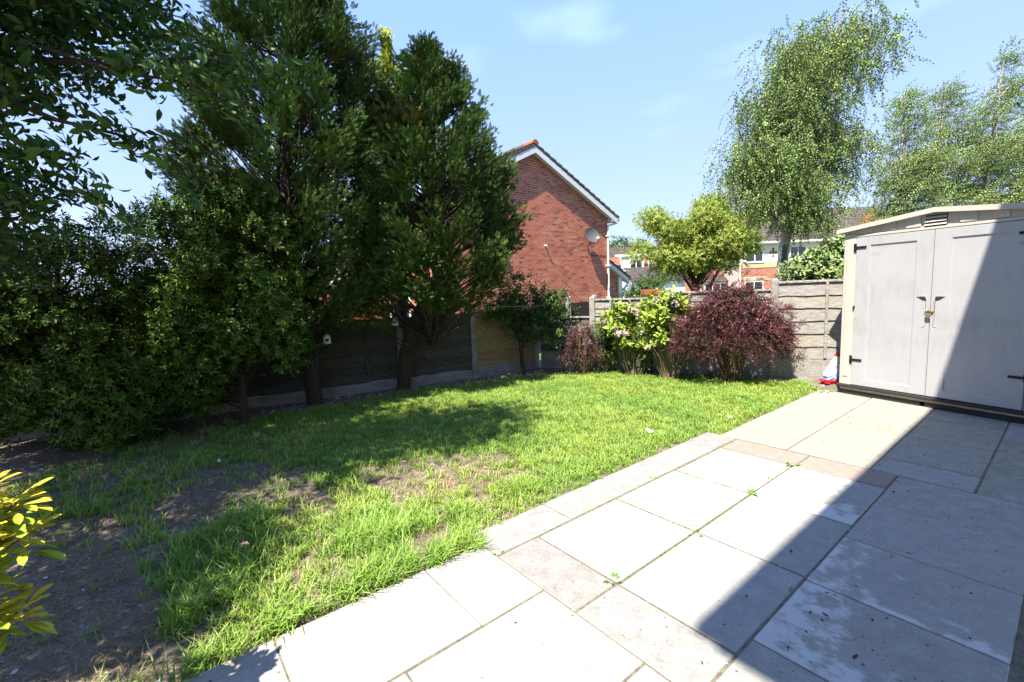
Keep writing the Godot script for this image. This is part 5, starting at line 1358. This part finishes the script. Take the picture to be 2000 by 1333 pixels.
func hydrangeas() -> void:
	var hl := sprig(7, 0.11, 0.06, 0.10, [Color(0.24, 0.33, 0.05), Color(0.30, 0.385, 0.06), Color(0.185, 0.28, 0.045), Color(0.36, 0.42, 0.08)], 24, 0.15, 1.0, Color(0.2, 0.17, 0.08))
	var fb := MB.new()                                     # a faded flower head
	var r := RandomNumberGenerator.new()
	r.seed = 6
	for i in 40:
		var d := Vector3(r.randf_range(-1, 1), r.randf_range(-0.2, 1), r.randf_range(-1, 1)).normalized()
		fb.col = [Color(0.43, 0.34, 0.30), Color(0.34, 0.26, 0.22), Color(0.50, 0.43, 0.37)][r.randi() % 3]
		for k in 2: fb.leaf(d * 0.05, (d.cross(UP).normalized().rotated(d, r.randf() * TAU) + d * 0.4).normalized(), d, 0.026, 0.024, 0.1, 0.1)
	var head := fb.done()
	for s in [["leafy green hydrangea with faded pale flower heads beside the small barberry", Vector3(2.02, 0, -7.50), [[Vector3(-0.25, 0.82, 0.05), Vector3(0.26, 0.28, 0.2), 15], [Vector3(0.12, 0.98, -0.02), Vector3(0.32, 0.24, 0.2), 17], [Vector3(0.2, 0.55, 0.18), Vector3(0.26, 0.2, 0.14), 12]], 20], ["tall green hydrangea on tan stems beside the large barberry bush", Vector3(2.52, 0, -7.20), [[Vector3(0.0, 1.12, 0), Vector3(0.32, 0.2, 0.2), 20], [Vector3(-0.22, 0.98, 0.05), Vector3(0.25, 0.22, 0.2), 10], [Vector3(-0.1, 0.62, 0.2), Vector3(0.22, 0.15, 0.1), 5]], 7]]:
		var t := thing("hydrangea_bush", s[0], "shrub", s[1])
		var stems := MB.new()
		var xs := []; var cs := []; var tips := []
		for bl in s[2]:
			for i in bl[2]:
				var c := fill_ball(bl[0], bl[1], 0.4)
				tips.append(c)
				for k in 4:
					var p := c + rdir() * 0.07
					xs.append(aim(p, UP * 0.9 + rdir() * 0.8 + (p - bl[0]).normalized() * 0.5, rv(0, TAU), rv(0.7, 1.15))); cs.append(vary(Color(1, 1, 1), 0.2))
		for c in tips:
			var o := Vector3(rv(-0.09, 0.09), 0, rv(-0.07, 0.07))
			stems.tube([o, o.lerp(c, 0.45) + UP * 0.06 + rdir() * 0.02, c], [0.007, 0.006, 0.003], 4, false)
		for i in 30:
			var o := Vector3(rv(-0.12, 0.12), 0, rv(-0.08, 0.08))
			stems.tube([o, o * 2.0 + UP * rv(0.2, 0.4), o * rv(2.4, 4.0) + UP * rv(0.45, 0.8)], [0.0045, 0.004, 0.002], 4, false)
		part(t, "stems", stems.done(), M.tan_twig).set_meta("kind", "stuff")
		many(t, "leaves", hl, M.leaf_bright, xs, cs)
		for i in s[3]:
			var c: Vector3 = tips[rng.randi() % tips.size()]
			part(t, "flower_head", head, M.stone, Transform3D(Basis.from_euler(Vector3(rv(-0.4, 0.4), rv(0, 6), rv(-0.4, 0.4))).scaled(Vector3.ONE * rv(0.8, 1.3)), c + Vector3(rv(-0.08, 0.05), rv(-0.03, 0.07), rv(0.06, 0.18))))
func birches() -> void:
	var bl := sprig(15, 0.085, 0.06, 0.55, [Color(0.20, 0.28, 0.085), Color(0.255, 0.33, 0.115), Color(0.155, 0.23, 0.07), Color(0.31, 0.38, 0.15)], 27, 0.2, 0.8, Color(0.12, 0.085, 0.065), UP, 0.6, 0.004)
	var dc := clumps(bl, 12, Vector3(0.6, 0.45, 0.6), func(p): return Vector3(p.x * 0.8, -0.8, p.z * 0.8) + rdir() * 0.55, Vector2(0.6, 1.05), tone(0.22), 4)
	var wc := clumps(bl, 11, Vector3(0.5, 0.4, 0.5), func(p): return Vector3(0.7, 0.3, 0.1) + rdir() * 0.65, Vector2(0.55, 0.95), tone(0.22), 4)
	var t := thing("birch_tree", "tall birch with a pale flaking trunk and hanging twigs before the rendered house", "tree", Vector3(8.85, -0.1, -15))
	clump_tree(t, [Vector3(0, -0.05, 0), Vector3(0.03, 1.6, 0), Vector3(0.12, 2.7, 0), Vector3(0.3, 4.0, 0), Vector3(0.6, 5.8, 0), Vector3(1.1, 7.8, 0), Vector3(1.7, 9.6, 0)], [0.19, 0.17, 0.15, 0.12, 0.09, 0.06, 0.02], [[Vector3(0.1, 5.5, 0), Vector3(1.75, 1.4, 1.5), 1.1], [Vector3(-0.85, 5.0, 0.2), Vector3(1.3, 1.2, 1.1), 0.7], [Vector3(0.6, 7.3, 0), Vector3(1.6, 1.4, 1.4), 0.9], [Vector3(1.8, 8.7, 0), Vector3(1.6, 1.3, 1.2), 0.85], [Vector3(0.2, 8.3, 0), Vector3(1.1, 1.1, 1.0), 0.45], [Vector3(1.7, 5.6, 0), Vector3(1.4, 1.2, 1.0), 0.65], [Vector3(0.2, 4.3, 0.2), Vector3(1.7, 0.7, 1.0), 0.6], [Vector3(-0.5, 6.7, 0.1), Vector3(1.2, 1.1, 1.0), 0.5], [Vector3(0.4, 3.5, 0.5), Vector3(1.0, 0.4, 0.6), 0.25]], 88, dc, M.leaf_soft, M.birch, 0.2, 1, Vector2(0.75, 1.15), 0.03, 0.5)
	for s in [["slim birch with white stem standing behind the shed roof", Vector3(15.9, -0.1, -19), 9.0, 1.2, Vector3(0.15, 0, 0)], ["birch leaning with the wind behind the shed's ridge", Vector3(17.6, -0.1, -19.3), 9.2, 1.4, Vector3(0.3, 0, 0)], ["tallest of the wind blown birches behind the shed", Vector3(19.3, -0.1, -19), 10.1, 1.5, Vector3(0.6, 0, 0)], ["birch with thin leaning top standing beyond the shed's far end", Vector3(21.2, -0.1, -19.5), 8.2, 1.6, Vector3(0.6, 0, 0)]]:
		var h: float = s[2]; var w: float = s[3]; var o: Vector3 = s[4]
		t = thing("birch_tree", s[0], "tree", s[1], "birches behind the shed")
		clump_tree(t, [Vector3(0, -0.05, 0), Vector3(0.02, h * 0.3, 0), o * 0.4 + UP * h * 0.55, o * 0.7 + UP * h * 0.8, o + UP * h], [0.12, 0.10, 0.07, 0.045, 0.015], [[UP * h * 0.45, Vector3(1.2 * w, h * 0.2, 1.1 * w), 1.1], [o * 0.5 + UP * h * 0.66, Vector3(1.0 * w, h * 0.15, 0.9 * w), 0.8], [o * 0.85 + UP * h * 0.84, Vector3(0.6 * w, h * 0.12, 0.5 * w), 0.35], [o + UP * h * 0.96, Vector3(0.2, h * 0.06, 0.2), 0.1]], 80, wc, M.leaf_soft, M.birch, 0.2, 2, Vector2(0.75, 1.15), 0.025, 0.4)

# ------------------------------------------------------------------ small things
func small_things() -> void:
	var b := MB.new()
	b.tube([Vector3(-4.1, 1.53, -5.2), Vector3(-3.4, 1.44, -5.7), Vector3(-2.76, 1.38, -6.2), Vector3(-1.8, 1.30, -6.8), Vector3(-0.81, 1.25, -7.4), Vector3(0.1, 1.23, -7.7), Vector3(1.01, 1.225, -8.0)], [0.005, 0.005, 0.005, 0.005, 0.005, 0.005, 0.005], 6)
	solo("washing_line", b.done(), M.wire, "thin washing line strung from the shrubs past the conifers", "line")
	var made := []
	for s in [[Vector3(-2.49, 0.89, -6.1), "small white lantern hanging under the taller conifer", true], [Vector3(-1.73, 1.055, -6.75), "small white lantern hanging before the broad conifer's trunk", true], [Vector3(-0.74, 1.195, -7.97), "small white lantern standing on the fence post top", false], [Vector3(-0.41, 1.155, -8.16), "small white lantern standing on the golden fence panel", false]]:
		var t := thing("lantern", s[1], "lantern", s[0], "white garden lanterns")
		t.rotation.y = 0.5
		var w := 0.034; var h := 0.09
		for sx in [-1, 1]:
			for sz in [-1, 1]: part(t, "post", cb(Vector3(sx * w - 0.008, 0.012, sz * w - 0.008), Vector3(sx * w + 0.008, h, sz * w + 0.008), 0.002), M.lantern)
		part(t, "base", cb(Vector3(-w - 0.012, 0, -w - 0.012), Vector3(w + 0.012, 0.014, w + 0.012), 0.003), M.lantern)
		for k in 4:
			var wl := MB.new()
			wl.box(Vector3(-w, 0.014, w - 0.003), Vector3(w, 0.035, w + 0.003)); wl.box(Vector3(-w, h - 0.022, w - 0.003), Vector3(w, h, w + 0.003))
			part(t, "side_panel", wl.done(), M.lantern, Transform3D(Basis.from_euler(Vector3(0, k * PI / 2, 0)), Vector3.ZERO))
		part(t, "candle", cb(Vector3(-0.014, 0.014, -0.014), Vector3(0.014, 0.05, 0.014), 0.004), M.black_plastic)
		var rb := MB.new()
		rb.lathe([[0.0, h + 0.04], [0.012, h + 0.039], [0.03, h + 0.028], [0.046, h + 0.004], [0.046, h - 0.002], [0.0, h - 0.002]], 12)
		part(t, "roof", rb.done(), M.lantern)
		if s[2]:
			tube_part(t, "hanging_cord", [Vector3(0, h + 0.038, 0), Vector3(0.01, h + 0.3, 0), Vector3(0.0, h + 0.52, 0)], 0.002, M.twig, Transform3D(), 4)

func _ready() -> void:
	rng.seed = 20240611
	soil_noise = noise(1.0, 91, 3)
	edge_noise = noise(1.7, 92, 3)
	var cam := Camera3D.new()
	add_child(cam)
	cam.name = "camera"
	cam.fov = 73.72
	cam.near = 0.05; cam.far = 1200
	cam.transform = Transform3D(Basis(Vector3(0.999194, -0.039882, 0.004473), Vector3(0.040132, 0.992967, -0.111379), Vector3(0, 0.111469, 0.993768)), Vector3(0, 1.51, 0))
	cam.current = true
	var env := Environment.new()
	env.background_mode = Environment.BG_SKY
	env.tonemap_mode = Environment.TONE_MAPPER_LINEAR
	env.tonemap_exposure = 2.8
	env.sdfgi_enabled = true; env.ssao_enabled = true; env.ssil_enabled = true
	var sm := ProceduralSkyMaterial.new()
	sm.sky_top_color = lin(0.130, 0.235, 0.53)
	sm.sky_horizon_color = lin(0.325, 0.395, 0.49)
	sm.sky_curve = 0.22
	sm.ground_bottom_color = lin(0.12, 0.13, 0.10); sm.ground_horizon_color = lin(0.40, 0.48, 0.50)
	sm.sun_angle_max = 2.0
	var cov := Image.create(1024, 512, false, Image.FORMAT_RGBA8)   # thin high cloud
	var q := noise(1.0, 12, 5)
	for y in 256:
		for x in 1024:
			var a := TAU * x / 1024.0
			var e := PI / 2 - PI * y / 512.0
			var d := Vector3(cos(a) * cos(e), sin(e) * 3.2, sin(a) * cos(e))
			var k := smoothstep(0.05, 0.65, q.get_noise_3dv(d * 1.9 + Vector3(3.7, 0, 1.2)))
			cov.set_pixel(x, y, Color(1, 1, 1, k * 0.13))
	sm.sky_cover = ImageTexture.create_from_image(cov)
	sm.sky_cover_modulate = Color(0.8, 0.84, 0.88)
	env.sky = Sky.new()
	env.sky.sky_material = sm
	var we := WorldEnvironment.new()
	we.environment = env
	add_child(we)
	var sun := DirectionalLight3D.new()
	add_child(sun)
	sun.name = "sun"
	sun.light_energy = 1.6
	sun.light_color = Color(1.0, 0.965, 0.9)
	sun.light_angular_distance = 0.53
	sun.shadow_enabled = true
	sun.look_at_from_position(Vector3(-0.331, 1.0, 0.517) * 20, Vector3.ZERO)
	materials()
	ground()
	own_house()
	gable_house()
	far_houses()
	fences()
	shed()
	conifers()
	plants()
	bag()
	small_things()
	grass()
